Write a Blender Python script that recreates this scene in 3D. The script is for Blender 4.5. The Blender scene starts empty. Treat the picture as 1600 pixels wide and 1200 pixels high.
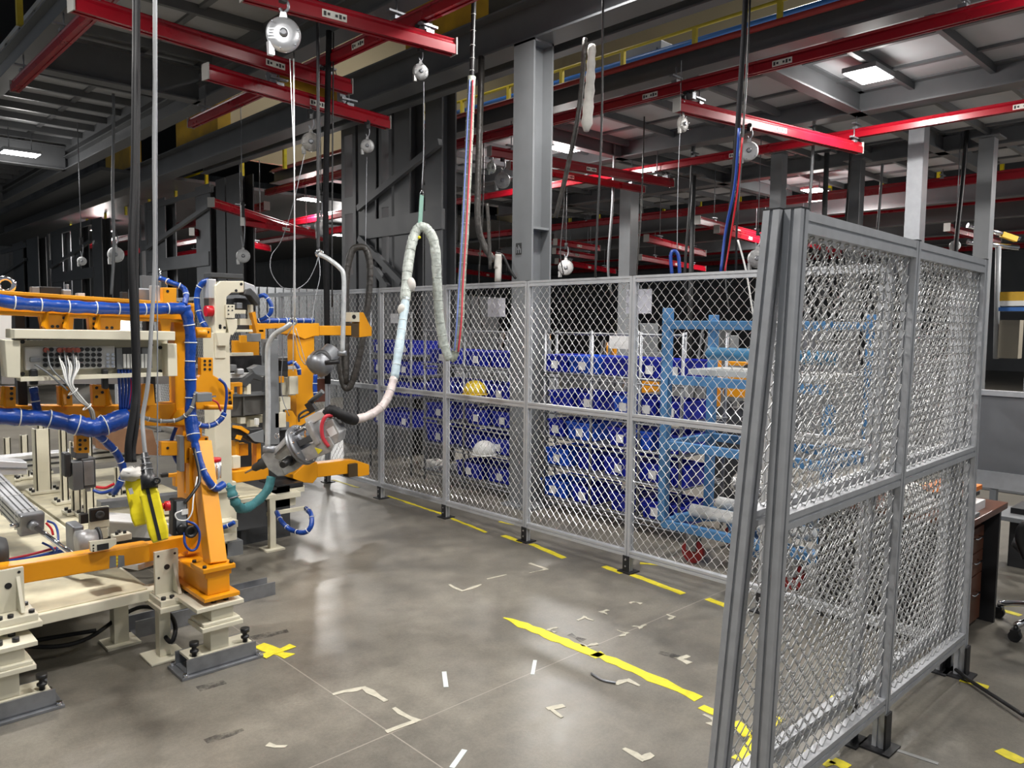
import bpy, math, random
from mathutils import Vector, Matrix
random.seed(7)
S = bpy.context.scene
COL = S.collection
# ------------------------------------------------------------------ camera (from two vanishing points of the photo)
FPX = 1205.06; H = 1.67
V = Vector
RW = [V((0.72465263, 0.04564741, -0.68760081)), V((-0.68904339, 0.06231349, -0.72203617)), V((0.00988772, 0.99701221, 0.07660868))]
cam_d = bpy.data.cameras.new('camera'); cam = bpy.data.objects.new('camera', cam_d); COL.objects.link(cam)
M = Matrix(((RW[0][0], RW[0][1], RW[0][2], 0), (RW[1][0], RW[1][1], RW[1][2], 0), (RW[2][0], RW[2][1], RW[2][2], H), (0, 0, 0, 1)))
cam.matrix_world = M
cam_d.sensor_fit = 'HORIZONTAL'; cam_d.sensor_width = 36.0; cam_d.lens = 36.0 * FPX / 1600.0
cam_d.clip_start = 0.05; cam_d.clip_end = 200
S.camera = cam
S.view_settings.view_transform = 'Standard'; S.view_settings.look = 'None'
S.view_settings.gamma = 1.0; S.view_settings.use_curve_mapping = False
S.view_settings.exposure = 0.0
# ------------------------------------------------------------------ world: dim hall ambience
w = bpy.data.worlds.new('world'); S.world = w; w.use_nodes = True
w.node_tree.nodes['Background'].inputs[0].default_value = (0.85, 0.92, 1.0, 1)
w.node_tree.nodes['Background'].inputs[1].default_value = 0.24
# ------------------------------------------------------------------ lamps of the hall, seen ones and added ones (position, watts, size)
def area(name, loc, power, sx, sy=None, target=None, col=(1, .97, .93), spread=170):
    d = bpy.data.lights.new(name, 'AREA'); d.shape = 'RECTANGLE'; d.size = sx; d.size_y = sy or sx
    d.energy = power; d.color = col; d.spread = math.radians(spread)
    o = bpy.data.objects.new(name, d); COL.objects.link(o); o.location = loc
    if target: o.rotation_euler = (V(target) - V(loc)).to_track_quat('-Z', 'Y').to_euler()
    return o
LAMPS = []   # filled below, fixtures are built with them
def PR(px, py):
    c = V((px - 800, 600 - py, -FPX)); return V((RW[0].dot(c), RW[1].dot(c), RW[2].dot(c)))
CAM = V((0, 0, H))
def PZ(px, py, z):
    r = PR(px, py); return CAM + r * ((z - H) / r.z)
def PY(px, py, y):
    r = PR(px, py); return CAM + r * (y / r.y)
def PX(px, py, x):
    r = PR(px, py); return CAM + r * (x / r.x)
def PD(px, py, d):
    return CAM + PR(px, py) * (d / FPX)
LAMP_SPECS = [
    # x, y, z, watts, label
    (*PZ(1357, 118, 4.25), 130, 'bright ceiling light over the right deck'),
    (*PZ(883, 232, 4.2), 150, 'ceiling light just right of the tall grey column'),
    (*PZ(32, 240, 4.2), 110, 'ceiling light at the far left under the deck'),
    (3.45, 1.85, 4.2, 92, 'ceiling light above the sliding gate'),
    (0.9, 2.3, 4.25, 88, 'ceiling light above the open floor'),
    (0.2, 4.9, 4.25, 110, 'ceiling light above the front work station'),
    (2.6, -1.2, 4.25, 60, 'added ceiling light behind the viewer'),  # lamps down to the hidden one: added out of view for their light
    (6.3, 1.0, 4.2, 75, 'added ceiling light above the desk, out of view'),
    (4.35, 3.95, 4.3, 70, 'added ceiling light above the rear work station, out of view'),
    (9.0, 9.2, 4.25, 70, 'added ceiling light hidden behind the tall column'),
    (12.6, 1.2, 4.1, 240, 'added distant ceiling light right of the far columns'),  # distant lamps from here on: added to brighten the far hall
    (13.5, 6.4, 4.1, 280, 'added distant ceiling light beyond the right deck'),
    (18.0, 9.5, 4.1, 260, 'added distant ceiling light deep behind the bin racks'),
    (20.0, 3.0, 4.1, 260, 'added distant ceiling light deep behind the gate'),
    (7.8, 14.0, 4.1, 200, 'added distant ceiling light beyond the braced tower'),
    (11.5, 19.0, 4.1, 260, 'added distant ceiling light far behind the braced tower'),
    (1.5, 12.5, 4.1, 120, 'added distant ceiling light beyond the front station'),
    (6.5, 23.0, 4.1, 240, 'added farthest ceiling light in the left background'),
]
for i, (x, y, z, p, _) in enumerate(LAMP_SPECS):
    area('lamp_light', (x, y, z - 0.012), p * .95, 0.30, 0.18)
    if i in (3, 4, 5, 8): continue
    pd_ = bpy.data.lights.new('deck_fill', 'POINT'); pd_.energy = p * .20; pd_.shadow_soft_size = .16; pd_.color = (1, .97, .93)  # extra point light added below the fixture to brighten the decks overhead
    po = bpy.data.objects.new('deck_fill', pd_); COL.objects.link(po); po.location = (x, y, z - .20)

# ------------------------------------------------------------------ materials
MATS = {}
def mat(name, col, rough=.5, metal=0., noise=0., nscale=12., emis=None, bump=0., spec=.5, trans=0., alpha=1., col2=None, coat=0.):
    if name in MATS: return MATS[name]
    m = bpy.data.materials.new(name); m.use_nodes = True; nt = m.node_tree; b = nt.nodes['Principled BSDF']
    b.inputs['Base Color'].default_value = (*col, 1); b.inputs['Roughness'].default_value = rough
    b.inputs['Metallic'].default_value = metal; b.inputs['Specular IOR Level'].default_value = spec
    b.inputs['Transmission Weight'].default_value = trans; b.inputs['Alpha'].default_value = alpha
    b.inputs['Coat Weight'].default_value = coat
    if emis: b.inputs['Emission Color'].default_value = (*emis[:3], 1); b.inputs['Emission Strength'].default_value = emis[3]
    if noise or bump or col2:
        tc = nt.nodes.new('ShaderNodeTexCoord'); n = nt.nodes.new('ShaderNodeTexNoise'); n.inputs['Scale'].default_value = nscale; n.inputs['Detail'].default_value = 6
        nt.links.new(tc.outputs['Object'], n.inputs['Vector'])
        if noise or col2:
            r = nt.nodes.new('ShaderNodeValToRGB'); c2 = col2 or tuple(c * (1 - noise) for c in col)
            r.color_ramp.elements[0].position = .35; r.color_ramp.elements[0].color = (*c2, 1)
            r.color_ramp.elements[1].position = .62; r.color_ramp.elements[1].color = (*col, 1)
            nt.links.new(n.outputs['Fac'], r.inputs[0]); nt.links.new(r.outputs[0], b.inputs['Base Color'])
            mr = nt.nodes.new('ShaderNodeMapRange'); mr.inputs[3].default_value = rough * .8; mr.inputs[4].default_value = min(1, rough * 1.25)
            nt.links.new(n.outputs['Fac'], mr.inputs[0]); nt.links.new(mr.outputs[0], b.inputs['Roughness'])
        if bump:
            bp = nt.nodes.new('ShaderNodeBump'); bp.inputs['Strength'].default_value = bump; bp.inputs['Distance'].default_value = .01
            nt.links.new(n.outputs['Fac'], bp.inputs['Height']); nt.links.new(bp.outputs[0], b.inputs['Normal'])
    MATS[name] = m; return m
ORANGE = mat('orange_paint', (.80, .32, .004), .38, noise=.12, nscale=4)
CREAM = mat('cream_paint', (.72, .68, .54), .42, noise=.08, nscale=5)
PLY = mat('dusty_cream_board', (.70, .64, .46), .7, noise=.22, nscale=9)
REDP = mat('red_rail_paint', (.30, .003, .012), .28, noise=.1, nscale=3)
GREYP = mat('grey_steel_paint', (.125, .13, .137), .42, noise=.18, nscale=2.5)
GREYL = mat('light_grey_steel_paint', (.20, .21, .22), .45, noise=.15, nscale=2.5)
DKG = mat('dark_grey_paint', (.05, .052, .055), .5, noise=.15)
DECK = mat('deck_panel_grey', (.42, .43, .45), .6, noise=.12, nscale=1.5)
ALU = mat('brushed_aluminium', (.50, .51, .53), .42, metal=.35, noise=.1, nscale=20)
ALUB = mat('bright_aluminium', (.72, .73, .75), .3, metal=.6)
ALUF = mat('fence_aluminium', (.56, .57, .59), .38, metal=.35, noise=.06, nscale=20)
ALUD = mat('cast_aluminium', (.42, .42, .42), .42, metal=.4, noise=.25, nscale=25)
WIREG = mat('gate_wire', (.50, .50, .50), .34, metal=.6)
DBUN = mat('matte_dark_bundle', (.014, .014, .016), .8, spec=.2, noise=.4, nscale=40)
WIRE = mat('galvanised_wire', (.80, .80, .80), .28, metal=.75)
STEEL = mat('dull_steel', (.30, .31, .33), .42, metal=.7, noise=.25, nscale=12)
CHROME = mat('chrome', (.8, .8, .82), .12, metal=1.)
BLACK = mat('black_plastic', (.012, .012, .013), .4)
BLKM = mat('black_painted_steel', (.02, .02, .022), .45, noise=.2)
RUB = mat('black_rubber', (.008, .008, .009), .6, spec=.3)
BLUEW = mat('blue_wrap', (.006, .055, .32), .28, noise=.25, nscale=16, bump=.6)
BLUEH = mat('blue_hose', (.012, .05, .28), .35)
BIN = mat('blue_bin_plastic', (.005, .018, .40), .38, noise=.08, nscale=3)
BINL = mat('light_blue_bin_plastic', (.008, .09, .62), .38, noise=.08, nscale=3)
CART = mat('light_blue_cart_paint', (.075, .22, .44), .45, noise=.15, nscale=5)
YEL = mat('yellow_tape', (.80, .68, .03), .5, noise=.2, nscale=30)
YELP = mat('yellow_pendant_plastic', (.82, .68, .01), .4, noise=.18, nscale=14)
YELR = mat('yellow_rail_paint', (.50, .38, .02), .45, noise=.1)
YELK = mat('yellow_crane_paint', (.62, .36, .01), .5, noise=.3, nscale=3)
WTAPE = mat('cream_floor_tape', (.50, .47, .38), .6, noise=.2, nscale=30)
WSTRIP = mat('pale_strip', (.60, .66, .64), .5)
PAPER = mat('white_paper', (.80, .80, .80), .7, noise=.05)
LABEL = mat('printed_label', (.74, .73, .66), .5, noise=.1, nscale=60)
INK = mat('black_ink', (.03, .03, .03), .6)
WHITE = mat('white_plastic', (.74, .74, .72), .4)
RED = mat('red_plastic', (.55, .01, .02), .35)
PINK = mat('pink_red_hose', (.55, .04, .06), .4)
TEAL = mat('teal_sleeve', (.05, .20, .22), .6, noise=.15, nscale=40, bump=.4)
WOOD = mat('brown_wood_laminate', (.13, .045, .022), .32, noise=.35, nscale=6)
CARDB = mat('brown_board', (.30, .16, .09), .7, noise=.15)
BOARD = mat('grey_board_face', (.16, .165, .175), .35, noise=.05)
TAN = mat('tan_wall', (.50, .42, .27), .8, noise=.1, nscale=.6)
WALLM = mat('far_wall_cladding', (.26, .27, .28), .7, noise=.2, nscale=.8)
SLEEVE = mat('clear_cable_sleeve', (.50, .54, .50), .3, noise=.3, nscale=35, bump=.8)
SLEEVEG = mat('grey_green_cable_sleeve', (.33, .36, .30), .35, noise=.35, nscale=35, bump=.8)
SLEEVED = mat('dark_cable_sleeve', (.06, .055, .05), .35, noise=.4, nscale=35, bump=.8)
GLOVE = mat('pale_wrap', (.58, .56, .52), .6, noise=.2, nscale=15, bump=.4)
LAMPE = mat('lamp_diffuser', (1, 1, 1), .4, emis=(1, .98, .96, 30))
BPIPE = mat('blue_pipe_paint', (.02, .12, .40), .4)

# ------------------------------------------------------------------ mesh builder
ORG = {}
class MB:
    K = 1.0     # size factor for round and bar sections of the parts being built
    def __init__(s): s.v = []; s.f = []; s.sm = []
    def add(s, vs, fs, sm=False):
        b = len(s.v); s.v += [V(v) for v in vs]
        for f in fs: s.f.append([i + b for i in f]); s.sm.append(sm)
        return s
    def box(s, x0, y0, z0, x1, y1, z1):
        x0, x1 = min(x0, x1), max(x0, x1); y0, y1 = min(y0, y1), max(y0, y1); z0, z1 = min(z0, z1), max(z0, z1)
        return s.add([(x0, y0, z0), (x1, y0, z0), (x1, y1, z0), (x0, y1, z0), (x0, y0, z1), (x1, y0, z1), (x1, y1, z1), (x0, y1, z1)],
              [(3, 2, 1, 0), (4, 5, 6, 7), (0, 1, 5, 4), (1, 2, 6, 5), (2, 3, 7, 6), (3, 0, 4, 7)])
    def bar(s, p0, p1, w, h, up=(0, 0, 1)):
        p0 = V(p0); p1 = V(p1); a = (p1 - p0).normalized(); u = V(up); w *= s.K; h *= s.K
        if abs(a.dot(u)) > .98: u = V((0, 1, 0))
        r = a.cross(u).normalized(); u = r.cross(a).normalized()
        vs = [p + r * (w / 2 * i) + u * (h / 2 * j) for p in (p0, p1) for i, j in ((-1, -1), (1, -1), (1, 1), (-1, 1))]
        return s.add(vs, [(0, 1, 2, 3), (7, 6, 5, 4), (0, 4, 5, 1), (1, 5, 6, 2), (2, 6, 7, 3), (3, 7, 4, 0)])
    def ibeam(s, p0, p1, w, h, t=.018, up=(0, 0, 1)):
        u = V(up)
        s.bar(V(p0) + u * (h / 2 - t / 2), V(p1) + u * (h / 2 - t / 2), w, t, up)
        s.bar(V(p0) - u * (h / 2 - t / 2), V(p1) - u * (h / 2 - t / 2), w, t, up)
        return s.bar(p0, p1, t, h - 2 * t, up)
    def tube(s, pts, r, n=8, close=False, caps=True):
        pts = [V(p) for p in pts]; N = len(pts); rs = [q * s.K for q in (r if isinstance(r, (list, tuple)) else [r] * N)]
        rings = []; u = None
        for i, p in enumerate(pts):
            a = (pts[min(i + 1, N - 1)] - pts[max(i - 1, 0)])
            if a.length < 1e-9: a = V((0, 0, 1))
            a.normalize()
            if u is None: u = V((0, 0, 1)) if abs(a.z) < .9 else V((1, 0, 0))
            u = (u - a * u.dot(a)); u = u.normalized() if u.length > 1e-6 else a.orthogonal().normalized(); q = a.cross(u)
            rings.append([p + (u * math.cos(2 * math.pi * k / n) + q * math.sin(2 * math.pi * k / n)) * rs[i] for k in range(n)])
        vs = [v for R in rings for v in R]; fs = []
        for i in range(N - 1):
            for k in range(n): fs.append((i * n + k, i * n + (k + 1) % n, (i + 1) * n + (k + 1) % n, (i + 1) * n + k))
        s.add(vs, fs, n > 4)
        if caps:
            b = len(s.v) - len(vs); s.f.append([b + k for k in range(n)][::-1]); s.sm.append(False)
            s.f.append([b + (N - 1) * n + k for k in range(n)]); s.sm.append(False)
        return s
    def cyl(s, p0, p1, r, n=16, r2=None): return s.tube([p0, p1], [r, r if r2 is None else r2], n)
    def lathe(s, c, axis, prof, n=24):   # prof: list of (distance along axis, radius)
        c = V(c); a = V(axis).normalized(); u = a.orthogonal().normalized(); q = a.cross(u); vs = []; fs = []
        for (t, r) in prof:
            for k in range(n): vs.append(c + a * t * s.K + (u * math.cos(2 * math.pi * k / n) + q * math.sin(2 * math.pi * k / n)) * max(r * s.K, .0002))
        for i in range(len(prof) - 1):
            for k in range(n): fs.append((i * n + k, i * n + (k + 1) % n, (i + 1) * n + (k + 1) % n, (i + 1) * n + k))
        s.add(vs, fs, True); b = len(s.v) - len(vs)
        s.f.append([b + k for k in range(n)][::-1]); s.sm.append(False)
        s.f.append([b + (len(prof) - 1) * n + k for k in range(n)]); s.sm.append(False)
        return s
    def prism(s, poly, vec):
        n = len(poly); vec = V(vec); vs = [V(p) for p in poly] + [V(p) + vec for p in poly]
        nrm = (vs[1] - vs[0]).cross(vs[2] - vs[0])
        fs = [list(range(n)), list(range(2 * n - 1, n - 1, -1))] + [(i, i + n, (i + 1) % n + n, (i + 1) % n) for i in range(n)]
        return s.add(vs, fs)
    def ball(s, c, r, n=10, sc=(1, 1, 1)):
        c = V(c); vs = []; fs = []; m = n; r = r * s.K
        for i in range(m + 1):
            t = math.pi * i / m
            for k in range(n): ph = 2 * math.pi * k / n; vs.append(c + V((r * sc[0] * math.sin(t) * math.cos(ph), r * sc[1] * math.sin(t) * math.sin(ph), r * sc[2] * math.cos(t))))
        for i in range(m):
            for k in range(n): fs.append((i * n + k, (i + 1) * n + k, (i + 1) * n + (k + 1) % n, i * n + (k + 1) % n))
        return s.add(vs, fs, True)
    def torus(s, c, axis, R, r, n=20, m=8):
        a = V(axis).normalized(); u = a.orthogonal().normalized(); q = a.cross(u)
        pts = [V(c) + (u * math.cos(2 * math.pi * k / n) + q * math.sin(2 * math.pi * k / n)) * R * s.K for k in range(n + 1)]
        return s.tube(pts, r, m, caps=False)
    # --- shapes drawn on a plane of the place (Y = const or X = const)
    def fb(s, x0, y0, x1, y1, Y, t=.05):
        a = PY(x0, (y0 + y1) / 2, Y); b = PY(x1, (y0 + y1) / 2, Y); c = PY((x0 + x1) / 2, y0, Y); d = PY((x0 + x1) / 2, y1, Y)
        return s.box(a.x, Y, c.z, b.x, Y + t, d.z)
    def fp(s, poly, Y, t=.05): return s.prism([PY(x, y, Y) for x, y in poly], (0, t, 0))
    def xb(s, x0, y0, x1, y1, X, t=.05):
        a = PX(x0, (y0 + y1) / 2, X); b = PX(x1, (y0 + y1) / 2, X); c = PX((x0 + x1) / 2, y0, X); d = PX((x0 + x1) / 2, y1, X)
        return s.box(X, a.y, c.z, X + t, b.y, d.z)
    def xp(s, poly, X, t=.05): return s.prism([PX(x, y, X) for x, y in poly], (t, 0, 0))
    def bolts(s, pts, r=.008, d=(0, -1, 0), L=.01):
        for p in pts: s.cyl(V(p), V(p) + V(d) * L, r, 8)
        return s
    def build(s, name, m, parent=None, bevel=0., label=None, fix=True):
        o_ = ORG.get(parent.name, V((0, 0, 0))) if parent is not None else V((0, 0, 0))
        me = bpy.data.meshes.new(name)
        if parent is None and s.v:   # a one-mesh thing: origin at its base centre
            lo = V([min(v[i] for v in s.v) for i in range(3)]); hi = V([max(v[i] for v in s.v) for i in range(3)])
            o_ = V(((lo.x + hi.x) / 2, (lo.y + hi.y) / 2, lo.z))
        me.from_pydata([tuple(v - o_) for v in s.v], [], s.f); me.materials.append(m)
        me.polygons.foreach_set('use_smooth', s.sm); me.update()
        if fix:
            import bmesh
            bm = bmesh.new(); bm.from_mesh(me); bmesh.ops.recalc_face_normals(bm, faces=bm.faces); bm.to_mesh(me); bm.free()
        o = bpy.data.objects.new(name, me); COL.objects.link(o)
        if parent is not None: o.parent = parent; ORG[o.name] = o_
        else: o.location = o_
        if bevel:
            b = o.modifiers.new('bevel', 'BEVEL'); b.width = bevel; b.segments = 2; b.limit_method = 'ANGLE'
        if label: o['label'] = label
        return o
def tag(o, label, cat, group=None):
    o['label'] = label; o['category'] = cat
    if group: o['group'] = group
    return o
def struct(o): o['kind'] = 'structure'; return o
def T(name, label, cat, loc=(0, 0, 0), group=None):
    o = bpy.data.objects.new(name, None); COL.objects.link(o); o.location = loc; o.empty_display_size = .05
    ORG[o.name] = V(loc); return tag(o, label, cat, group)
def dup(root, loc=None, rot=None, label=None, group=None):
    r = root.copy(); COL.objects.link(r)
    if loc is not None: r.location = loc
    if rot is not None: r.rotation_euler = rot
    if label: r['label'] = label
    if group: r['group'] = group
    for ch in list(root.children):
        c = ch.copy(); COL.objects.link(c); c.parent = r
        for g in list(ch.children):
            d = g.copy(); COL.objects.link(d); d.parent = c
    return r
def curve(pts, seg=6):
    P = [V(p) for p in pts]; out = []
    if len(P) < 3: return P
    Q = [P[0] * 2 - P[1]] + P + [P[-1] * 2 - P[-2]]
    for i in range(1, len(Q) - 2):
        for k in range(seg):
            t = k / seg; a, b, c, d = Q[i - 1], Q[i], Q[i + 1], Q[i + 2]
            out.append(.5 * ((2 * b) + (c - a) * t + (2 * a - 5 * b + 4 * c - d) * t * t + (3 * b - a - 3 * c + d) * t ** 3))
    out.append(P[-1]); return out
def dc(pts, seg=6): return curve([(PY if len(p) > 3 else PD)(*p[:3]) for p in pts], seg)
ORD = ['first', 'second', 'third', 'fourth', 'fifth', 'sixth', 'seventh', 'eighth', 'ninth', 'tenth', 'eleventh', 'twelfth', 'thirteenth', 'fourteenth']

# ================================================================== SETTING
# floor
fm = bpy.data.materials.new('polished_concrete'); fm.use_nodes = True; nt = fm.node_tree; b = nt.nodes['Principled BSDF']
def N(t, **k):
    n = nt.nodes.new(t)
    for a, v in k.items(): setattr(n, a, v)
    return n
tc = N('ShaderNodeTexCoord')
def noise(sc, det=8, rough=.6):
    n = N('ShaderNodeTexNoise'); n.inputs['Scale'].default_value = sc; n.inputs['Detail'].default_value = det; n.inputs['Roughness'].default_value = rough
    nt.links.new(tc.outputs['Object'], n.inputs['Vector']); return n
n1 = noise(1.6, 8, .65); n2 = noise(7, 8, .7); n3 = noise(70, 3); n4 = noise(260, 2)
def ramp(src, stops):
    r = N('ShaderNodeValToRGB'); e = r.color_ramp.elements
    while len(e) < len(stops): e.new(.5)
    for i, (p, c) in enumerate(stops): e[i].position = p; e[i].color = (*c, 1)
    nt.links.new(src, r.inputs[0]); return r
def mix(a, bb, fac, mode='MIX'):
    m = N('ShaderNodeMix', data_type='RGBA', blend_type=mode); m.inputs[0].default_value = fac if isinstance(fac, float) else 0
    if not isinstance(fac, float): nt.links.new(fac, m.inputs[0])
    for s_, v in ((6, a), (7, bb)):
        if isinstance(v, tuple): m.inputs[s_].default_value = (*v, 1)
        else: nt.links.new(v, m.inputs[s_])
    return m.outputs[2]
c1 = ramp(n1.outputs['Fac'], [(.3, (.135, .126, .108)), (.52, (.19, .175, .148)), (.72, (.25, .232, .195))])
c2 = ramp(n2.outputs['Fac'], [(.3, (.78, .78, .78)), (.6, (1.08, 1.07, 1.05))])
c3 = ramp(n3.outputs['Fac'], [(.25, (.86, .86, .86)), (.7, (1.06, 1.06, 1.06))])
c4 = ramp(n4.outputs['Fac'], [(.3, (.82, .82, .82)), (.75, (1.1, 1.1, 1.1))])
cc = mix(mix(mix(c1.outputs[0], c2.outputs[0], 1., 'MULTIPLY'), c3.outputs[0], 1., 'MULTIPLY'), c4.outputs[0], 1., 'MULTIPLY')
# thin sawn joints of the slab, at x = 1.745 + k*4.6 and y = 2.42 + k*4.6
sx = N('ShaderNodeSeparateXYZ'); nt.links.new(tc.outputs['Object'], sx.inputs[0])
def joint(out, at):
    a = N('ShaderNodeMath', operation='SUBTRACT'); nt.links.new(out, a.inputs[0]); a.inputs[1].default_value = at - 2.3
    p = N('ShaderNodeMath', operation='FLOORED_MODULO'); nt.links.new(a.outputs[0], p.inputs[0]); p.inputs[1].default_value = 4.6
    q = N('ShaderNodeMath', operation='SUBTRACT'); nt.links.new(p.outputs[0], q.inputs[0]); q.inputs[1].default_value = 2.3
    r_ = N('ShaderNodeMath', operation='ABSOLUTE'); nt.links.new(q.outputs[0], r_.inputs[0])
    t_ = N('ShaderNodeMath', operation='LESS_THAN'); nt.links.new(r_.outputs[0], t_.inputs[0]); t_.inputs[1].default_value = .0028
    return t_.outputs[0]
jx = joint(sx.outputs[0], 1.745); jy = joint(sx.outputs[1], 2.53)
cc = mix(cc, (.30, .27, .23), jx); cc = mix(cc, (.30, .27, .23), jy)
nt.links.new(cc, b.inputs['Base Color'])
mr = N('ShaderNodeMapRange'); mr.inputs[3].default_value = .22; mr.inputs[4].default_value = .48
nt.links.new(n2.outputs['Fac'], mr.inputs[0]); nt.links.new(mr.outputs[0], b.inputs['Roughness'])
bp = N('ShaderNodeBump'); bp.inputs['Strength'].default_value = .12; bp.inputs['Distance'].default_value = .004
nt.links.new(n3.outputs['Fac'], bp.inputs['Height']); nt.links.new(bp.outputs[0], b.inputs['Normal'])
mb = MB(); mb.add([(-6, -5, 0), (40, -5, 0), (40, 42, 0), (-6, 42, 0), (-6, -5, -.2), (40, -5, -.2), (40, 42, -.2), (-6, 42, -.2)],
    [(0, 1, 2, 3), (7, 6, 5, 4), (0, 4, 5, 1), (1, 5, 6, 2), (2, 6, 7, 3), (3, 7, 4, 0)])
fl = mb.build('floor', fm); struct(fl); fl.location = (0, 0, 0)
me = fl.data
for v in me.vertices: v.co += V((17, 18.5, -.2))
# far walls
struct(MB().box(36, -5, 0, 36.2, 42, 9).build('wall_right', WALLM))
wb_ = MB().box(-6, 38, 0, 36, 38.2, 9)
for k in range(80): wb_.box(-6 + k * .5, 37.95, 0, -5.85 + k * .5, 38, 9)
struct(wb_.build('wall_back', WALLM))
struct(MB().box(-6, -5, 8.8, 36, 38, 9).build('ceiling', DKG))
# mezzanine decks seen from below
ZB = 4.15     # underside of the main beams
ZD = 4.60     # underside of the deck plates
def deck(x0, y0, x1, y1, name, zd, js, ss):
    m_ = MB().box(x0, y0, zd, x1, y1, zd + .05); n_ = MB()
    y = y0
    while y < y1: n_.bar((x0, y, zd - .045), (x1, y, zd - .045), .05, .09); y += js
    x = x0 + .3
    while x < x1: n_.bar((x, y0, zd - .015), (x, y1, zd - .015), .06, .03); x += ss
    struct(m_.build(name, DECK)); struct(n_.build('trim_1', GREYP))
deck(1.9, 1.2, 3.62, 27, 'ceiling', ZD, .62, .80)
ZDR = 4.40
deck(6.72, -3, 14.8, 13.5, 'ceiling', ZDR, .79, .80)

# ================================================================== STEELWORK
def beam_y(x, y0, y1, h, w, label, m=GREYP, zb=ZB, group=None):
    return tag(MB().ibeam((x, y0, zb + h / 2), (x, y1, zb + h / 2), w, h).build('steel_beam', m), label, 'beam', group)
def beam_x(y, x0, x1, h, w, label, m=GREYP, zb=ZB, group=None):
    return tag(MB().ibeam((x0, y, zb + h / 2), (x1, y, zb + h / 2), w, h).build('steel_beam', m), label, 'beam', group)
beam_y(1.86, 3.5, 27, .24, .16, 'grey steel beam at the top left corner carrying the yellow handrail')
beam_y(3.66, 1.2, 27, .22, .20, 'long grey beam along the edge of the left ceiling deck', GREYP)
beam_y(5.0, -3, 27, .36, .26, 'deep grey main beam resting on the tall grey column')
beam_y(5.34, -3, 13.2, .22, .12, 'slender grey beam just beyond the deep main beam')
beam_y(6.62, -3, 13.2, .22, .20, 'grey beam carrying the long red rail on the right deck edge')
beam_y(9.25, -3, 13.2, .25, .22, 'grey main beam behind the bright ceiling light', GREYP)
beam_y(12.1, -3, 13.2, .25, .22, 'grey main beam on the far right columns')
tag(MB().box(3.6, 1.2, 4.47, 3.70, 27, 4.60).build('edge_beam', GREYP), 'thin grey edge strip on top of the long left deck beam', 'beam')
for i, y in enumerate([9.0, 14.6, 19.5]):
    beam_x(y, 1.94, 3.60, .38, .18, '%s cross beam under the left ceiling deck, counted from the viewer' % ORD[i], group='cross beams under the left deck')
for i, y in enumerate([3.9, 7.4, 11.0]):
    beam_x(y, 6.72, 14.6, .25, .14, '%s cross beam under the right ceiling deck, counted from the viewer' % ORD[i], group='cross beams under the right deck')
def hcol(x, y, z1, w, label, m=GREYL, name='steel_column', z0=0., d=None):
    t = T(name, label, 'column', (x, y, z0)); d = d or w; k = .02
    s = MB().box(x - w / 2, y - d / 2, z0, x - w / 2 + k, y + d / 2, z1).box(x + w / 2 - k, y - d / 2, z0, x + w / 2, y + d / 2, z1).box(x - w / 2 + k, y - k / 2, z0, x + w / 2 - k, y + k / 2, z1)
    s.build('shaft', m, t)
    if z0 == 0: MB().box(x - w / 2 - .06, y - d / 2 - .06, 0, x + w / 2 + .06, y + d / 2 + .06, .025).build('base_plate', m, t)
    MB().box(x - w / 2, y - d / 2, z1 - .02, x + w / 2, y + d / 2, z1).box(x - w / 2 + k, y - d / 2 + .01, 2.52, x + w / 2 - k, y + d / 2 - .01, 2.54).build('stiffener', m, t)
    return t
tc_ = hcol(4.98, 4.99, ZB, .25, 'tall grey steel column rising behind the fence between the bin racks', GREYL)
pl = MB().box(4.849, 4.99, 2.30, 4.855, 5.06, 2.40); pl.build('stencil_mark', INK, tc_)
mk = MB()
for k in range(5): mk.box(4.845, 4.995 + k * .012, 2.31 + (k % 2) * .03, 4.849, 5.002 + k * .012, 2.35 + (k % 3) * .016)
mk.build('stencil_symbol', GREYL, tc_)
# slim columns of the far right deck
def scol(px, py, zt, w, label, m=GREYL):
    p = PZ(px, py, zt); t = T('steel_column', label, 'column', (p.x, p.y, 0))
    MB().box(p.x - w / 2, p.y - w / 2, .02, p.x + w / 2, p.y + w / 2, zt).build('shaft', m, t, .006)
    MB().box(p.x - w, p.y - w, 0, p.x + w, p.y + w, .02).build('base_plate', GREYP, t)
    MB().box(p.x - w * .9, p.y - w * .9, zt - .02, p.x + w * .9, p.y + w * .9, zt).build('head_plate', GREYP, t)
    return t
scol(984, 290, 4.12, .24, 'slim pale grey column behind the bin rack, right of the tall column', GREYL)
scol(1218, 240, 4.12, .17, 'slim grey column rising just behind the top of the gate posts')
scol(1340, 250, 4.12, .17, 'slim dark grey column above the middle of the gate top rail', GREYP)
scol(1437, 192, 4.12, .18, 'bright pale grey column above the join of the two gate halves', mat('pale_grey_steel', (.28, .29, .31), .4, noise=.1))
scol(1545, 215, 4.12, .18, 'slim grey column right of the gate, behind the grey board', GREYL)
t = T('drop_pipe', 'thin dark pipe hanging from the right deck over the gate', 'pipe', PZ(1292, 240, 4.12))
a_ = PZ(1292, 240, 4.12); MB().cyl(a_, (a_.x, a_.y, 1.6), .035, 10).build('tube', DKG, t)
MB().box(a_.x - .1, a_.y - .1, a_.z, a_.x + .1, a_.y + .1, a_.z + .03).build('head_plate', DKG, t)
t = T('drop_pipe', 'thin dark pipe hanging behind the fence, left of the blue cart', 'pipe', PZ(1084, 275, 4.12))
a_ = PZ(1084, 275, 4.12); MB().cyl(a_, (a_.x, a_.y, 1.2), .04, 10).build('tube', DKG, t)
MB().box(a_.x - .13, a_.y - .13, a_.z, a_.x + .13, a_.y + .13, a_.z + .03).build('head_plate', DKG, t)
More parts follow.
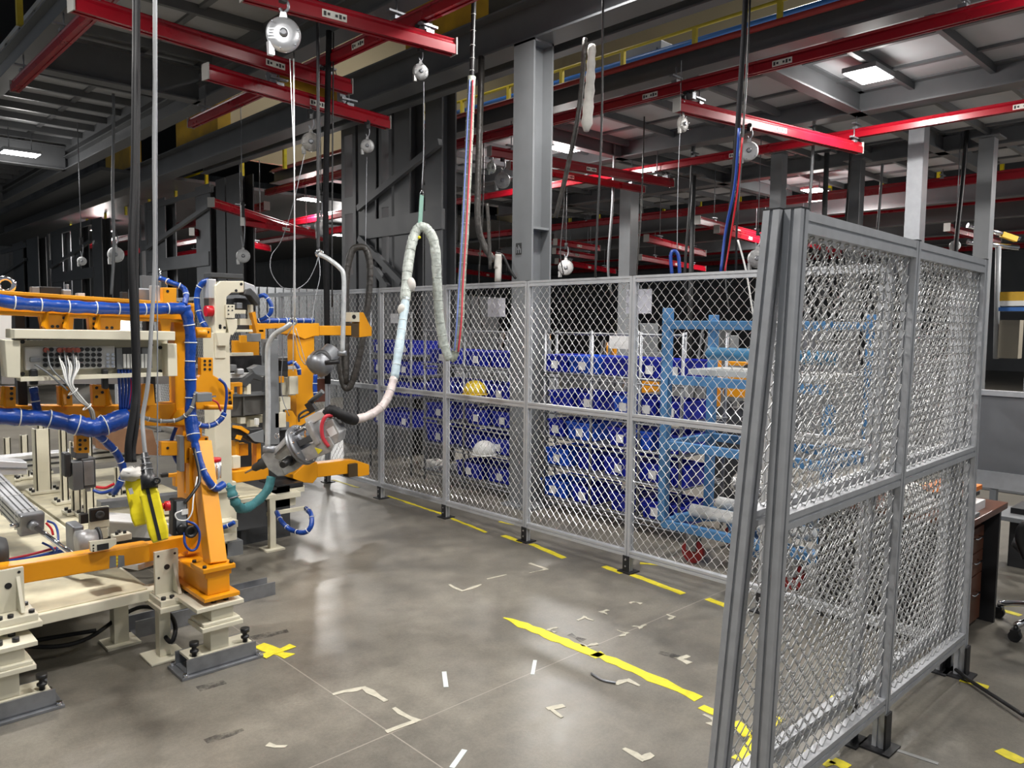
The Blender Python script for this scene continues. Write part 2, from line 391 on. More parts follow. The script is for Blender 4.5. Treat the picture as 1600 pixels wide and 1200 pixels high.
# braced tower in the middle (x = 5 plane) and those further left
def tower(cols, label, ytop, beams, braces, X=5.7, m=GREYP):
    p = PX(cols[0][0], 400, X); t = T('steel_tower', label, 'steel frame', (X, p.y, 0))
    for (x0, x1, holes) in cols:
        a = PX(x0, 350, X); b_ = PX(x1, 350, X); wd = abs(a.y - b_.y); y0 = min(a.y, b_.y); y1 = max(a.y, b_.y)
        s = MB()
        if holes:
            e = wd * .22
            s.box(X, y0, 0, X + .02, y0 + e, ytop).box(X, y1 - e, 0, X + .02, y1, ytop)
            z = 0
            while z < ytop: s.box(X, y0 + e, z, X + .02, y1 - e, min(z + .22, ytop)); z += 1.05
            s.box(X + .02, y0, 0, X + .22, y0 + .02, ytop).box(X + .02, y1 - .02, 0, X + .22, y1, ytop)
        else:
            s.box(X, y0, 0, X + .02, y1, ytop).box(X + .02, y0 + wd / 2 - .01, 0, X + .2, y0 + wd / 2 + .01, ytop).box(X + .2, y0, 0, X + .22, y1, ytop)
        s.build('upright', m, t)
    for (x0, y0, x1, y1) in beams:
        MB().xb(x0, y0, x1, y1, X - .03, .05).build('cross_beam', m, t)
    for (x0, y0, x1, y1) in braces:
        MB().bar(PX(x0, y0, X - .06), PX(x1, y1, X - .06), .06, .08).build('brace', m, t)
    return t
tower([(534, 556, 1), (560, 586, 0), (592, 612, 1), (616, 640, 0), (664, 690, 0)], 'dark grey braced steel tower in the middle of the hall, left of the tall column', ZB + .6,
      [(560, 336, 690, 366)], [(560, 326, 688, 222), (562, 372, 628, 442), (570, 395, 606, 450)])
tower([(338, 352, 0), (354, 378, 0)], 'pair of tall dark columns right of the hanging black cables', ZB, [], [], 5.7, DKG)
tower([(217, 229, 1), (230, 258, 0), (306, 328, 0)], 'grey braced steel frame behind the hanging black cables', ZB - .02,
      [(230, 400, 326, 420), (230, 306, 330, 314)], [(230, 388, 326, 322)])
tower([(72, 79, 1), (80, 96, 0), (110, 124, 0), (143, 158, 0)], 'grey braced steel frame further left, above the orange fixture beam', ZB - .02,
      [(80, 422, 145, 438), (80, 352, 142, 360)], [(80, 418, 142, 376)])
tower([(18, 34, 0), (40, 58, 0)], 'grey steel uprights at the far left edge behind the orange beam', ZB - .02, [(0, 385, 40, 392)], [(0, 432, 40, 405)])

# ------------------------------------------------------------------ overhead rails
ZR = 3.95; ZBR = 3.75
def rail_profile(mb, p0, p1, h=.105, w=.075):
    p0 = V(p0); p1 = V(p1); a = (p1 - p0).normalized(); r = a.cross(V((0, 0, 1))).normalized()
    pr = [(-.30, .5), (.30, .5), (.34, .42), (.28, .3), (.5, .08), (.5, -.5), (.18, -.5), (.18, -.42), (-.18, -.42), (-.18, -.5), (-.5, -.5), (-.5, .08), (-.28, .3), (-.34, .42)]
    n = len(pr); vs = [p + r * (x * w) + V((0, 0, y * h)) for p in (p0, p1) for x, y in pr]
    fs = [(i, (i + 1) % n, n + (i + 1) % n, n + i) for i in range(n)] + [list(range(n))[::-1], list(range(n, 2 * n))]
    return mb.add(vs, fs)
def clamp(t, p, top=None):
    p = V(p)
    MB().box(p.x - .08, p.y - .02, p.z + .10, p.x + .08, p.y + .02, p.z + .115).box(p.x - .035, p.y - .03, p.z + .05, p.x + .035, p.y + .03, p.z + .075) \
        .cyl(p + V((0, 0, .06)), V((p.x, p.y, top or p.z + .20)), .007, 6).build('hanger', STEEL, t)
def rail(label, p0, p1, hangers=(), stickers=(), ends=(1, 1), h=.105, group=None, m=REDP, name='crane_rail', marks=True, top=None):
    p0 = V(p0); p1 = V(p1); t = T(name, label, 'rail', (p0 + p1) / 2, group); L = (p1 - p0).length; a = (p1 - p0) / L
    rail_profile(MB(), p0, p1, h, h * .72).build('track', m, t)
    r = a.cross(V((0, 0, 1))).normalized()
    if r.dot(CAM - p0) < 0: r = -r
    for k, e in enumerate(ends):
        if e:
            q = p0 if k == 0 else p1; s = -a if k == 0 else a
            MB().bar(q, q + s * .010, h * .82, h * 1.08).build('end_cap', mat('end_cap_grey', (.35, .34, .32), .5), t)
    for f in hangers: clamp(t, p0 + a * (L * f), top)
    for f in stickers:
        c = p0 + a * (L * f) + r * (h * .365) + V((0, 0, -.018)); st = MB(); st.bar(c - a * .09, c + a * .09, .003, .05).build('sticker', LABEL, t)
        q = MB()
        for k in range(6):
            if k == 2: continue
            cc_ = c + a * (-.07 + k * .028) + r * .0022
            q.bar(cc_ - a * .009, cc_ + a * .009, .002, .018 if k % 2 else .03)
        q.build('sticker_print', INK, t)
    return t
def rz(px, py, z): return PZ(px, py, z)
XA = PZ(80, 80, ZR).x; XB = PZ(475, 110, ZR).x; XC = PZ(1100, 127, ZR).x; XD = PZ(1400, 198, ZR).x
rail('red rail stub sloping down left at the top left corner', (XA, PZ(27, 136, ZR).y, ZR), (XA, 5.0, ZR), (.1, .45, .8))
rail('long red rail running from the top centre down to behind the hanging reels', (XB, PZ(312, 195, ZR).y, ZR), (XB, 1.0, ZR), (.05, .3, .5), (.44,))
rail('longest red rail crossing the whole right half under the grey beam', (XC, 13.0, ZR), (XC, -.8, ZR), (.35, .62, .8), (.60, .7))
rail('red rail passing behind the bright pale column on the right', (XD, 12.0, ZR), (XD, -1.0, ZR), (.3, .45, .62, .8), (.5, .75))
ty = PZ(1000, 100, 4.30)
tag(MB().cyl((6.49, -1.5, 4.34), (6.49, 13, 4.34), .03, 10).build('red_pipe', mat('dull_red_pipe', (.33, .03, .025), .5)), 'thin dull red pipe along the top of the grey beam below the yellow handrail', 'pipe')
def bridge(label, a, b_, z, hangers=(), st=(), **k):
    return rail(label, PZ(*a, z), PZ(*b_, z), hangers, st, **k)
bridge('red bridge rail starting at the top left corner, over the yellow link', (112, 2), (545, 136), ZBR + .04, (.06, .9), (.66,), h=.125, top=ZB)
bridge('red bridge rail with grey end cap below the yellow link', (322, 112), (605, 192), ZBR - .16, (.35, .75), (.55,), h=.115)
bridge('red bridge rail ending at the top centre above the sleeved hose', (380, -14), (708, 74), ZBR + .02, (.86,), (.38,), h=.115, top=ZR)
bridge('bright red bridge rail on the right under the bright ceiling light', (1058, 164), (1343, 232), ZBR + .0, (.1, .96), (.5,), h=.12, top=ZR)
bridge('upper of the two red bridge rails right of the tall column', (765, 236), (1050, 286), ZBR, (.1, .9), (.5,), h=.115, top=ZR + .2)
bridge('lower of the two red bridge rails right of the tall column', (795, 258), (1005, 296), ZBR, (.1, .9), (.4,), h=.10, top=ZR + .2)
# yellow link between two bridges
yl = T('yellow_link', 'yellow beam link between the two red bridge rails', 'link', PZ(480, 135, ZBR - .02))
MB().bar(PZ(432, 121, ZBR - .02), PZ(524, 152, ZBR - .02), .05, .09).build('bar', YELK, yl, .004)
for p in ((424, 117), (533, 156)):
    q = PZ(*p, ZBR - .02); MB().box(q.x - .03, q.y - .03, q.z - .07, q.x + .03, q.y + .03, q.z + .06).cyl(q + V((0, -.05, 0)), q + V((0, .05, 0)), .03, 12).build('trolley', STEEL, yl)
# trolleys under runways
def trolley(px, py, z, label):
    p = PZ(px, py, z); t = T('rail_trolley', label, 'trolley', p)
    MB().box(p.x - .03, p.y - .05, p.z - .05, p.x + .03, p.y + .05, p.z + .02).build('body', STEEL, t, .004)
    for s in (-1, 1): MB().cyl((p.x - .045, p.y + s * .03, p.z + .02), (p.x + .045, p.y + s * .03, p.z + .02), .022, 12).build('wheel', BLACK, t)
    MB().tube(curve([p + V((0, 0, .02)), p + V((.12, .05, .06)), p + V((.16, .08, -.02)), p + V((.06, .03, -.06))], 5), .004, 5).build('tether', STEEL, t)
trolley(508, 112, ZBR + .12, 'small trolley above the yellow link end')
trolley(662, 44, ZBR + .12, 'small trolley on the top centre bridge rail')
trolley(1078, 148, ZBR + .12, 'small trolley over the left end of the bright red bridge rail')
trolley(1334, 222, ZBR + .12, 'small trolley over the right end of the bright red bridge rail')
trolley(1041, 274, ZBR + .12, 'small trolley over the end of the two bridge rails')
# deep background rails (x-planes found from their heights in the photo)
k = 0
for (x, y0, y1, z) in [(13.1, -3, 15, 3.92), (15.3, -3, 16, 3.92), (17.2, -3, 18, 3.95), (20.5, -3, 20, 3.9), (24.0, -3, 22, 3.9)]:
    rail('%s distant red rail beyond the right deck, counted from the viewer' % ORD[k], (x, y1, z), (x, y0, z), (.2, .4, .6), (), h=.14, group='distant red rails on the right'); k += 1
BRW = ['long one behind the dark column pair', 'shorter one right of the dark column pair', 'one just left of the tall column foot', 'upper one just right of the tall column', 'lower one just right of the tall column',
       'upper one above the fence by the blue hose loop', 'one crossing behind the white reel cables', 'one behind the chrome poles', 'lowest one left of the tall column', 'lowest one between the tall and slim columns',
       'lowest one above the cream press', 'one right of the slim pale column', 'lowest one right of the slim pale column', 'one behind the gate top rail']
k = 0
for (px0, py0, px1, py1, z) in [(330, 316, 505, 372, 3.4), (380, 346, 500, 366, 3.3), (690, 388, 800, 402, 3.3), (868, 378, 935, 388, 3.4), (866, 392, 930, 402, 3.3), (1090, 344, 1200, 372, 3.4), (1120, 358, 1210, 382, 3.3), (1480, 355, 1560, 378, 3.4),
        (700, 420, 810, 436, 3.2), (870, 408, 960, 424, 3.2), (300, 362, 420, 388, 3.3), (1010, 372, 1100, 396, 3.3), (1000, 402, 1100, 420, 3.2), (1230, 372, 1330, 398, 3.3)]:
    bridge('small distant red bridge rail, the %s' % BRW[k], (px0, py0), (px1, py1), z, (.2, .8), (.5,), h=.13, group='distant red bridge rails', top=4.35); k += 1
k = 0
for (x, y0, y1) in [(6.46, 13.2, 26), (7.9, 12, 26), (9.2, 14, 26)]:
    rail('%s distant red rail in the left background, counted from the left' % ORD[k], (x, y1, 3.75), (x, y0, 3.75), (.2, .5), (), h=.14, group='distant red rails in the left background'); k += 1
k = 0
for (x, y0, y1, z) in [(14.8, -3, 14, 4.0), (16.6, -3, 18, 3.9), (19, -3, 20, 3.9), (22, -3, 24, 4.0), (26, -3, 28, 4.1)]:
    tag(MB().ibeam((x, y0, z), (x, y1, z), .2, .32).build('steel_beam', GREYP), '%s distant grey beam beyond the right deck, counted from the viewer' % ORD[k], 'beam', 'distant beams on the right'); k += 1
# distant deck plates over them
struct(MB().box(16.4, -3, 4.3, 24, 26, 4.36).build('ceiling', GREYP))
struct(MB().box(4.4, 15.5, 4.4, 16.2, 34, 4.46).build('ceiling', GREYP))

# ------------------------------------------------------------------ yellow handrails on the decks
def handrail(label, pts_y, x, z0, z1, m=YELR, step=.82):
    t = T('handrail', label, 'handrail', (x, pts_y[0], z0))
    y0, y1 = pts_y
    MB().cyl((x, y0, z1), (x, y1, z1), .024, 8).build('top_rail', m, t)
    MB().cyl((x, y0, (z0 + z1) / 2), (x, y1, (z0 + z1) / 2), .02, 8).build('middle_rail', m, t)
    y = y0; k = 0
    while y <= y1 + .01 and k < 30: MB().box(x - .025, y - .03, z0, x + .025, y + .03, z1).build('post', m, t); y += step; k += 1
    return t
handrail('yellow handrail above the long red rail at the top right', (1.2, 12.0), 9.0, ZDR + .05, 5.62, YELR, 1.2)
handrail('yellow handrail at the top left corner of the photo', (5.0, 12.2), 1.78, 4.42, 5.45, YELR, 1.2)
handrail('distant yellow handrail seen below the right deck, left of the slim columns', (4, 16), 15.4, 3.9, 4.6, YELP, 1.0)
handrail('distant yellow handrail at the far right below the deck', (-2, 3.6), 15.4, 3.9, 4.6, YELP, 1.0)
handrail('distant yellow handrail in the left background', (12, 26), 6.2, 4.2, 5.0, YELP, 1.6)
# upper storey: tan wall, blue pipe, grey cabinet, yellow crane beams
struct(MB().box(14.6, -3, 4.45, 14.7, 16, 8.7).build('wall_upper', TAN))
zbp = PX(1050, 75, 9.7).z
tag(MB().cyl((9.7, -2, zbp), (9.7, 13.4, zbp), .04, 10).build('blue_pipe', BPIPE), 'blue pipe running behind the upper yellow handrail', 'pipe')
cb = T('upper_cabinet', 'grey cabinet standing behind the yellow handrail on the upper deck', 'cabinet', (7.6, 6, 4.7))
q = PX(1010, 60, 10.0); MB().box(9.9, q.y - .35, ZDR + .05, 10.4, q.y + .45, 6.0).build('body', GREYP, cb, .01); MB().box(9.885, q.y - .28, ZDR + .15, 9.9, q.y + .38, 5.9).build('door', GREYP, cb)
area('upper_fill', (11.5, 6.0, 8.2), 230, .6, .6)  # unseen fill light added to light the tan wall
struct(MB().box(5.6, 13.6, 4.6, 14.6, 13.7, 8.7).build('wall_upper', TAN))
area('upper_fill', (8.0, 10.5, 8.2), 60, .6, .6)  # second added fill light for the upper storey, out of view
for (a, b_, lab) in [((745, 6), (640, 52), 'yellow crane girder at the top centre above the deep beam'), ((345, 182), (280, 214), 'yellow crane girder beyond the left deck, nearer one'), ((208, 258), (170, 282), 'yellow crane girder beyond the left deck, far one')]:
    p = PX(*a, 4.95); r_ = PX(*b_, 4.95); tag(MB().box(4.9, p.y, ZB + .36, 5.1, r_.y, 5.2).build('crane_girder', YELK), lab, 'girder')
# clear sheet and cables dangling from the deep beam
def cablething(label, pts, r, m, name='cable', cat='cable', ties=None, n=8, seg=6, tie_m=None, step=.12):
    C = dc(pts, seg)
    if name == 'hanging_cable' and C[0].z < 4.1 and not any(q in label for q in ('short', 'bag', 'cord', 'slanted', 'loop', 'hose beside', 'red hose')):
        C = [V((C[0].x, C[0].y, ZB + .01))] + C; r = [r[0]] + list(r) if isinstance(r, list) else r
    t = T(name, label, cat, C[0])
    core = MB().tube(C, r, n).build('core', m, t)
    if ties:
        acc = 0
        for i in range(1, len(C) - 1):
            acc += (C[i] - C[i - 1]).length
            if acc > step: acc = 0; rr = (r[i] if isinstance(r, list) else r); MB().torus(C[i], C[i + 1] - C[i - 1], rr + .001, .0024, 12, 5).build('cable_tie', tie_m or WHITE, core)
    return t
cablething('pale wrapped cable bundle hanging from the beam at the top, right of the tall column', [(925, 70, 5.2), (922, 130, 5.2), (916, 205, 5.2)], [.022, .03, .024, .03, .026, .034, .028, .036, .030, .038, .034, .040, .018], GLOVE, 'wrapped_cable', 'cable')
for j, (pts, r, m, lab) in enumerate([
    ([(914, 60, 5.3), (905, 170, 5.3), (885, 270, 5.4), (868, 340, 5.5)], .017, SLEEVED, 'dark slanted cable bundle just right of the tall column'),
    ([(942, 20, 5.3), (940, 200, 5.3), (934, 330, 5.3), (930, 434, 5.3)], .008, BLACK, 'thin straight black cable between the tall and the slim column'),
    ([(1062, 212, 7.3), (1059, 300, 7.3), (1058, 395, 7.3)], .004, STEEL, 'thin steel rope under the flat pale reel'),
    ([(1172, -150, 5.6), (1165, 0, 5.6), (1158, 120, 5.6), (1145, 300, 5.7), (1128, 425, 5.8)], .020, DBUN, 'thick grey cable bundle hanging left of the white reel'),
    ([(1180, -150, 5.7), (1172, 0, 5.7), (1164, 160, 5.7), (1152, 340, 5.7), (1150, 424, 5.8)], .008, BLACK, 'thin black cable in front of the white reel'),
    ([(1155, 200, 5.5), (1148, 290, 5.6), (1134, 360, 5.7), (1126, 426, 5.7)], .010, BLUEH, 'blue hose beside the thick bundle under the white reel'),
    ([(1160, 215, 5.5), (1152, 300, 5.6), (1140, 380, 5.7), (1132, 426, 5.7)], .006, RED, 'thin red hose beside the blue one under the white reel'),
    ([(1153, 375, 4.9), (1166, 425, 4.9), (1178, 500, 4.9)], .006, WHITE, 'thin white cord slanting down behind the fence by the gate'),
    ([(497, 120, 5.52), (497, 360, 5.52), (498, 392, 5.52)], .012, BLKM, 'thin dark hanging rod above the second bent handle bar'),
    ([(514, 60, 6.6), (509, 300, 6.6), (510, 420, 6.6), (512, 600, 6.6)], .026, DBUN, 'dark cable bundle hanging left of the braced tower'),
    ([(521, 60, 6.6), (519, 330, 6.6), (519, 480, 6.6)], .007, BLACK, 'thin black cable hanging left of the braced tower'),
    ([(178, 180, 8.5), (176, 300, 8.5), (178, 390, 8.5), (174, 460, 8.5)], .016, GREYL, 'pale hose hanging behind the thick black cables'),
    ([(752, 120, 7.2), (747, 280, 7.2), (747, 350, 7.2), (757, 385, 7.2), (772, 408, 7.2)], .03, SLEEVED, 'grey sleeved hose curving down behind the striped hose'),
    ([(761, 318, 7.0), (763, 345, 7.0), (764, 370, 7.0), (766, 420, 7.0)], .016, SLEEVED, 'short dull striped hose end hanging left of the tall column'),
    ([(774, 395, 6.9), (786, 400, 6.9), (796, 420, 6.9), (806, 436, 6.9)], .012, BLACK, 'short black hose bending toward the foot of the tall column'),
    ([(777, 420, 6.9), (779, 398, 6.9), (778, 440, 6.9)], .03, GLOVE, 'pale plastic bag of hose ends left of the tall column'),
    ([(1050, 430, 7), (1048, 400, 7), (1053, 392, 7), (1060, 400, 7), (1062, 430, 7)], .016, BLUEH, 'loop of blue and red hoses above the fence by the blue cart')]):
    cablething(lab, pts, r, m, 'hanging_cable', 'cable')

# ================================================================== WIRE FENCE
XF = 4.13
def mesh_wires(u0, u1, v0, v1, fn, pitch=.0325, rowh=.0375, wr=.0018, amp=.0055, n=4):
    """woven diamond mesh; fn(u, v, w) gives a world point (w = out of plane)"""
    m_ = MB(); cols = int(round((u1 - u0) / pitch)); pu = (u1 - u0) / cols; rows = int(round((v1 - v0) / rowh)); pv = (v1 - v0) / rows
    for i in range(cols):
        cx = u0 + (i + .5) * pu; pts = []
        for k in range(rows + 1):
            s = 1 if (k + i) % 2 else -1
            u = cx + s * (pu / 2 + .0012); v = v0 + k * pv
            pts.append(fn(u, v - .002, s * amp)); pts.append(fn(u, v + .002, -s * amp))
        m_.tube(pts, wr, n, caps=False)
    return m_
def post_profile(mb, fn_base, z0, z1, w=.045, tw=None, ax=(1, 0), top=None):
    """T-slot post as an extruded slotted square between two points"""
    a = V(fn_base) + V((0, 0, z0)); b_ = V(top) if top else V(fn_base) + V((0, 0, z1))
    h = w / 2; g = .005; d_ = .006; pr = []
    def side(pts): pr.extend(pts)
    side([(-h, -h), (-g, -h), (-g, -h + d_), (g, -h + d_), (g, -h), (h, -h)])
    side([(h, -g), (h - d_, -g), (h - d_, g), (h, g), (h, h)])
    side([(g, h), (g, h - d_), (-g, h - d_), (-g, h), (-h, h)])
    side([(-h, g), (-h + d_, g), (-h + d_, -g), (-h, -g)])
    n = len(pr); vs = [p + V((x, y, 0)) for p in (a, b_) for x, y in pr]
    fs = [(i, (i + 1) % n, n + (i + 1) % n, n + i) for i in range(n)] + [list(range(n))[::-1], list(range(n, 2 * n))]
    return mb.add(vs, fs)
def slot_rail(mb, p0, p1, w=.04, h=.042):
    p0 = V(p0); p1 = V(p1); a = (p1 - p0).normalized(); u = V((0, 0, 1)); r = a.cross(u).normalized(); g = .005; d_ = .006
    pr = [(-w / 2, -h / 2), (w / 2, -h / 2), (w / 2, -g), (w / 2 - d_, -g), (w / 2 - d_, g), (w / 2, g), (w / 2, h / 2), (-w / 2, h / 2), (-w / 2, g), (-w / 2 + d_, g), (-w / 2 + d_, -g), (-w / 2, -g)]
    n = len(pr); vs = [p + r * x + u * y for p in (p0, p1) for x, y in pr]
    fs = [(i, (i + 1) % n, n + (i + 1) % n, n + i) for i in range(n)] + [list(range(n))[::-1], list(range(n, 2 * n))]
    return mb.add(vs, fs)
POSTS = [1.19 + .99 * i for i in range(14)]
names_f = ['fence panel hidden mostly behind the gate', 'fence panel in front of the blue cart', 'fence panel in front of the right bin rack', 'fence panel in front of the tall column',
   'fence panel behind the low end of the sleeved hose', 'fence panel behind the striped hose loop', 'fence panel just right of the orange gripper arm', 'fence panel behind the orange gripper arm',
   'fence panel behind the bent handle bar', 'fence panel behind the grey post of the rear station', 'fence panel above the blue wrapped hose', 'far fence panel behind the cream press', 'farthest fence panel behind the cream press']
# order along the fence, from the corner near the gate
proto = None
PZT = (.130, 1.062, 1.980)
for i in range(13):
    y0, y1 = POSTS[i] + .022, POSTS[i + 1] - .022
    lab = 'wire mesh ' + names_f[i]
    if proto is None:
        t = T('mesh_fence', lab, 'fence', (XF, y0, 0), 'wire mesh fence panels'); L = y1 - y0
        for z, nm in zip(PZT, ('bottom_rail', 'middle_rail', 'top_rail')):
            slot_rail(MB(), (XF, y0, z), (XF, y1, z)).build(nm, ALUF, t)
        for (a, b_) in ((PZT[0] + .02, PZT[1] - .02), (PZT[1] + .02, PZT[2] - .02)):
            mesh_wires(y0, y1, a, b_, lambda u, v, w_: V((XF + w_, u, v)), wr=.00165).build('wire_mesh', WIRE, t, fix=False)
        proto = t
    else: dup(proto, (XF, y0, 0), None, lab)
names_p = ['fence post at the corner by the gate foot', 'fence post hidden behind the gate leaf', 'fence post at the left edge of the blue cart', 'fence post between the right bin rack and the tall column', 'fence post below the striped hose loop', 'fence post at the low end of the sleeved hose',
   'fence post behind the tool hose', 'fence post behind the orange gripper arm', 'fence post behind the bent handle bar', 'fence post behind the grey station post', 'fence post above the blue wrapped hose', 'fence post behind the cream press', 'farther fence post behind the cream press', 'last fence post at the far end']
proto = None
for i, y in enumerate(POSTS):
    lab = 'aluminium ' + names_p[i] + ' with black foot'
    if proto is None:
        t = T('fence_post', lab, 'post', (XF, y, 0), 'aluminium fence posts')
        post_profile(MB(), (XF, y, 0), .0, 2.0, .044).build('post', ALUF, t)
        f_ = MB().box(XF - .055, y - .055, 0, XF + .055, y + .055, .008).box(XF - .030, y - .026, .008, XF - .024, y + .026, .115).box(XF - .026, y + .024, .008, XF + .026, y + .030, .115)
        f_.build('foot_bracket', BLKM, t)
        MB().bolts([(XF - .030, y, .045), (XF - .030, y, .09)], .007, (-1, 0, 0), .006).build('bolts', CHROME, t)
        MB().box(XF - .022, y - .022, 2.0, XF + .022, y + .022, 2.004).build('cap', BLKM, t)
        proto = t
    else: dup(proto, (XF, y, 0), None, lab)

# ------------------------------------------------------------------ sliding gate, two parallel leaves
def leaf(label, nb, nt, eb, et, feet, m=ALU):
    nb, nt, eb, et = V(nb), V(nt), V(eb), V(et)
    def fn(u, v, w_=0):
        t0 = nb.lerp(eb, u); t1 = nt.lerp(et, u); p = t0.lerp(t1, v / 2.0); n_ = (eb - nb).cross(nt - nb).normalized(); return p + n_ * w_
    t = T('gate_leaf', label, 'gate', nb)
    for k, (u, w_) in enumerate(((0, .05), (.5, .045), (1, .045))):
        z0 = .13 if k == 0 else 0.0
        a = fn(u, z0); post_profile(MB(), (a.x, a.y, 0), a.z, 0, w_, top=fn(u, 2.0)).build('upright', m, t)
        c = fn(u, 2.0); MB().box(c.x - w_ / 2, c.y - w_ / 2, c.z, c.x + w_ / 2, c.y + w_ / 2, c.z + .005).build('cap', BLKM, t)
    for z, nm in ((.19, 'bottom_rail'), (1.09, 'middle_rail'), (1.968, 'top_rail')):
        zz = (lambda u: z)
        for (a, b_) in ((.012, .488), (.512, .988)):
            h = .062 if z > 1.9 else .048
            slot_rail(MB(), fn(a, z), fn(b_, z), .042, h).build(nm, m, t)
    W = (eb - nb).length
    for (a, b_) in ((.022, .478), (.522, .978)):
        for (z0, z1) in ((.215, 1.062), (1.118, 1.935)):
            mesh_wires(a * W, b_ * W, z0, z1, lambda u, v, w_: fn(u / W, v, w_), pitch=.031, rowh=.034, wr=.0023, amp=.0065, n=5).build('wire_mesh', WIREG, t, fix=False)
    for (u, dy) in feet:
        p = fn(u, 0); f_ = MB().box(p.x - .06, p.y - .06, 0, p.x + .06, p.y + .06, .008).box(p.x - .028, p.y - .033, .008, p.x + .028, p.y - .025, .15).box(p.x + .024, p.y - .03, .008, p.x + .031, p.y + .03, .15)
        f_.build('foot_bracket', BLKM, t); MB().bolts([(p.x + .031, p.y, .05), (p.x + .031, p.y, .11)], .008, (1, 0, 0), .008).build('bolts', CHROME, t)
    return t
leaf('front leaf of the wire mesh sliding gate, the one nearest the viewer', (2.165, 1.135, 0), (2.095, 1.045, 2.0), (4.075, 1.115, 0), (4.185, 1.150, 2.0), ((.5, 0), (1, 0)))
leaf('rear leaf of the wire mesh sliding gate, right behind the front leaf', (2.11, 1.262, 0), (2.075, 1.098, 2.0), (4.06, 1.215, 0), (4.15, 1.235, 2.0), ((.5, 0), (1, 0)))

# ================================================================== FLOOR MARKS
def ragged(pts_l, pts_r, z=.0015): pass
def tape_strip(name, label, p0, p1, w, m, seed=0, wob=.012, cat='tape', taper=False, group=None):
    rnd = random.Random(seed); p0 = V(p0); p1 = V(p1); a = (p1 - p0); L = a.length; a.normalize(); r = V((-a.y, a.x, 0)); n = max(2, int(L / .05)); vs = []
    for i in range(n + 1):
        s = L * i / n; ww = w * (min(1, .15 + i / n * 4) if taper else 1)
        vs += [p0 + a * s + r * (ww / 2 + rnd.uniform(-wob, wob)), p0 + a * s - r * (ww / 2 + rnd.uniform(-wob, wob))]
    m_ = MB(); top = [v + V((0, 0, .0022)) for v in vs]; bot = [v + V((0, 0, .0002)) for v in vs]; k = len(vs)
    fs = []
    for i in range(n):
        j = 2 * i; fs += [(j, j + 1, j + 3, j + 2), (k + j, k + j + 2, k + j + 3, k + j + 1), (j, j + 2, k + j + 2, k + j), (j + 1, k + j + 1, k + j + 3, j + 3)]
    fs += [(0, k, k + 1, 1), (k - 2, k - 1, 2 * k - 1, 2 * k - 2)]
    m_.add(top + bot, fs); return tag(m_.build(name, m), label, cat, group)
def F(px, py): p = PZ(px, py, 0); return (p.x, p.y, 0)
tape_strip('yellow_tape', 'long torn yellow tape line across the open floor, far piece', F(788, 965), F(938, 1026), .075, YEL, 1, .008, taper=True)
tape_strip('yellow_tape', 'long torn yellow tape line across the open floor, near piece', F(930, 1021), F(1093, 1092), .062, YEL, 2, .011)
tape_strip('yellow_tape', 'short yellow tape end beside the near gate post', F(1096, 1104), F(1132, 1121), .05, YEL, 3, .010)
tape_strip('yellow_tape', 'wide yellow tape seen through the rear leaf of the gate', F(1146, 1128), F(1172, 1150), .07, YEL, 4, .010)
cr = T('yellow_cross', 'yellow tape cross on the floor beside the channel foot', 'tape', F(431, 1018))
def part_strip(t, p0, p1, w, m, seed):
    o = tape_strip('tape_piece', 'x', p0, p1, w, m, seed)
    wl = V(o.location); o.parent = t; o.location = wl - V(t.location)
    for k_ in ('label', 'category'): del o[k_]
    return o
part_strip(cr, F(405, 1008), F(452, 1026), .055, YEL, 5); part_strip(cr, F(410, 1027), F(457, 1009), .05, YEL, 6).location.z += .002
fl_ = [((700, 808), (760, 832), 'thin worn piece right of the post below the striped hose loop'), ((786, 837), (818, 848), 'piece just left of the post foot before the tall column'), ((830, 850), (882, 872), 'piece just right of the post foot before the tall column'),
       ((944, 885), (972, 896), 'short piece left of the post foot by the blue cart'), ((988, 898), (1068, 928), 'longest piece right of the post foot by the blue cart'), ((1104, 936), (1150, 953), 'piece next to the near gate post'),
       ((606, 775), (690, 803), 'thin faded piece between the two far post feet'), ((520, 750), (560, 762), 'faded piece right of the orange gripper arm end')]
for i, (a, b_, l) in enumerate(fl_): tape_strip('yellow_tape', 'yellow fence line tape, ' + l, F(*a), F(*b_), (.05 if i not in (6, 7, 0) else .03), YEL, 10 + i, .006, group='yellow tape along the fence')
gl = [((1152, 1188), (1215, 1120), 'wide patch seen through the front gate leaf near its bottom'), ((1300, 1092), (1325, 1085), 'square patch seen through the front gate leaf by its middle post'), ((1262, 1172), (1300, 1196), 'piece on the floor under the gate shadow, left one'),
      ((1300, 1188), (1325, 1200), 'piece on the floor at the lower frame edge under the gate'), ((1560, 1172), (1600, 1192), 'patch at the bottom right corner'), ((1500, 1062), (1545, 1074), 'thin piece beside the far gate foot'),
      ((1560, 952), (1595, 962), 'strip behind the desk at the right edge'), ((905, 790), (970, 800), 'strip under the right bin rack'), ((990, 803), (1010, 808), 'short strip under the bin rack left of the cart'), ((780, 815), (805, 820), 'small angle mark behind the fence before the tall column'), ((1000, 880), (1050, 884), 'mark behind the fence under the blue cart')]
for i, (a, b_, l) in enumerate(gl): tape_strip('yellow_tape', 'yellow floor tape ' + l, F(*a), F(*b_), .05 if i < 5 else .035, YEL, 30 + i, .008)
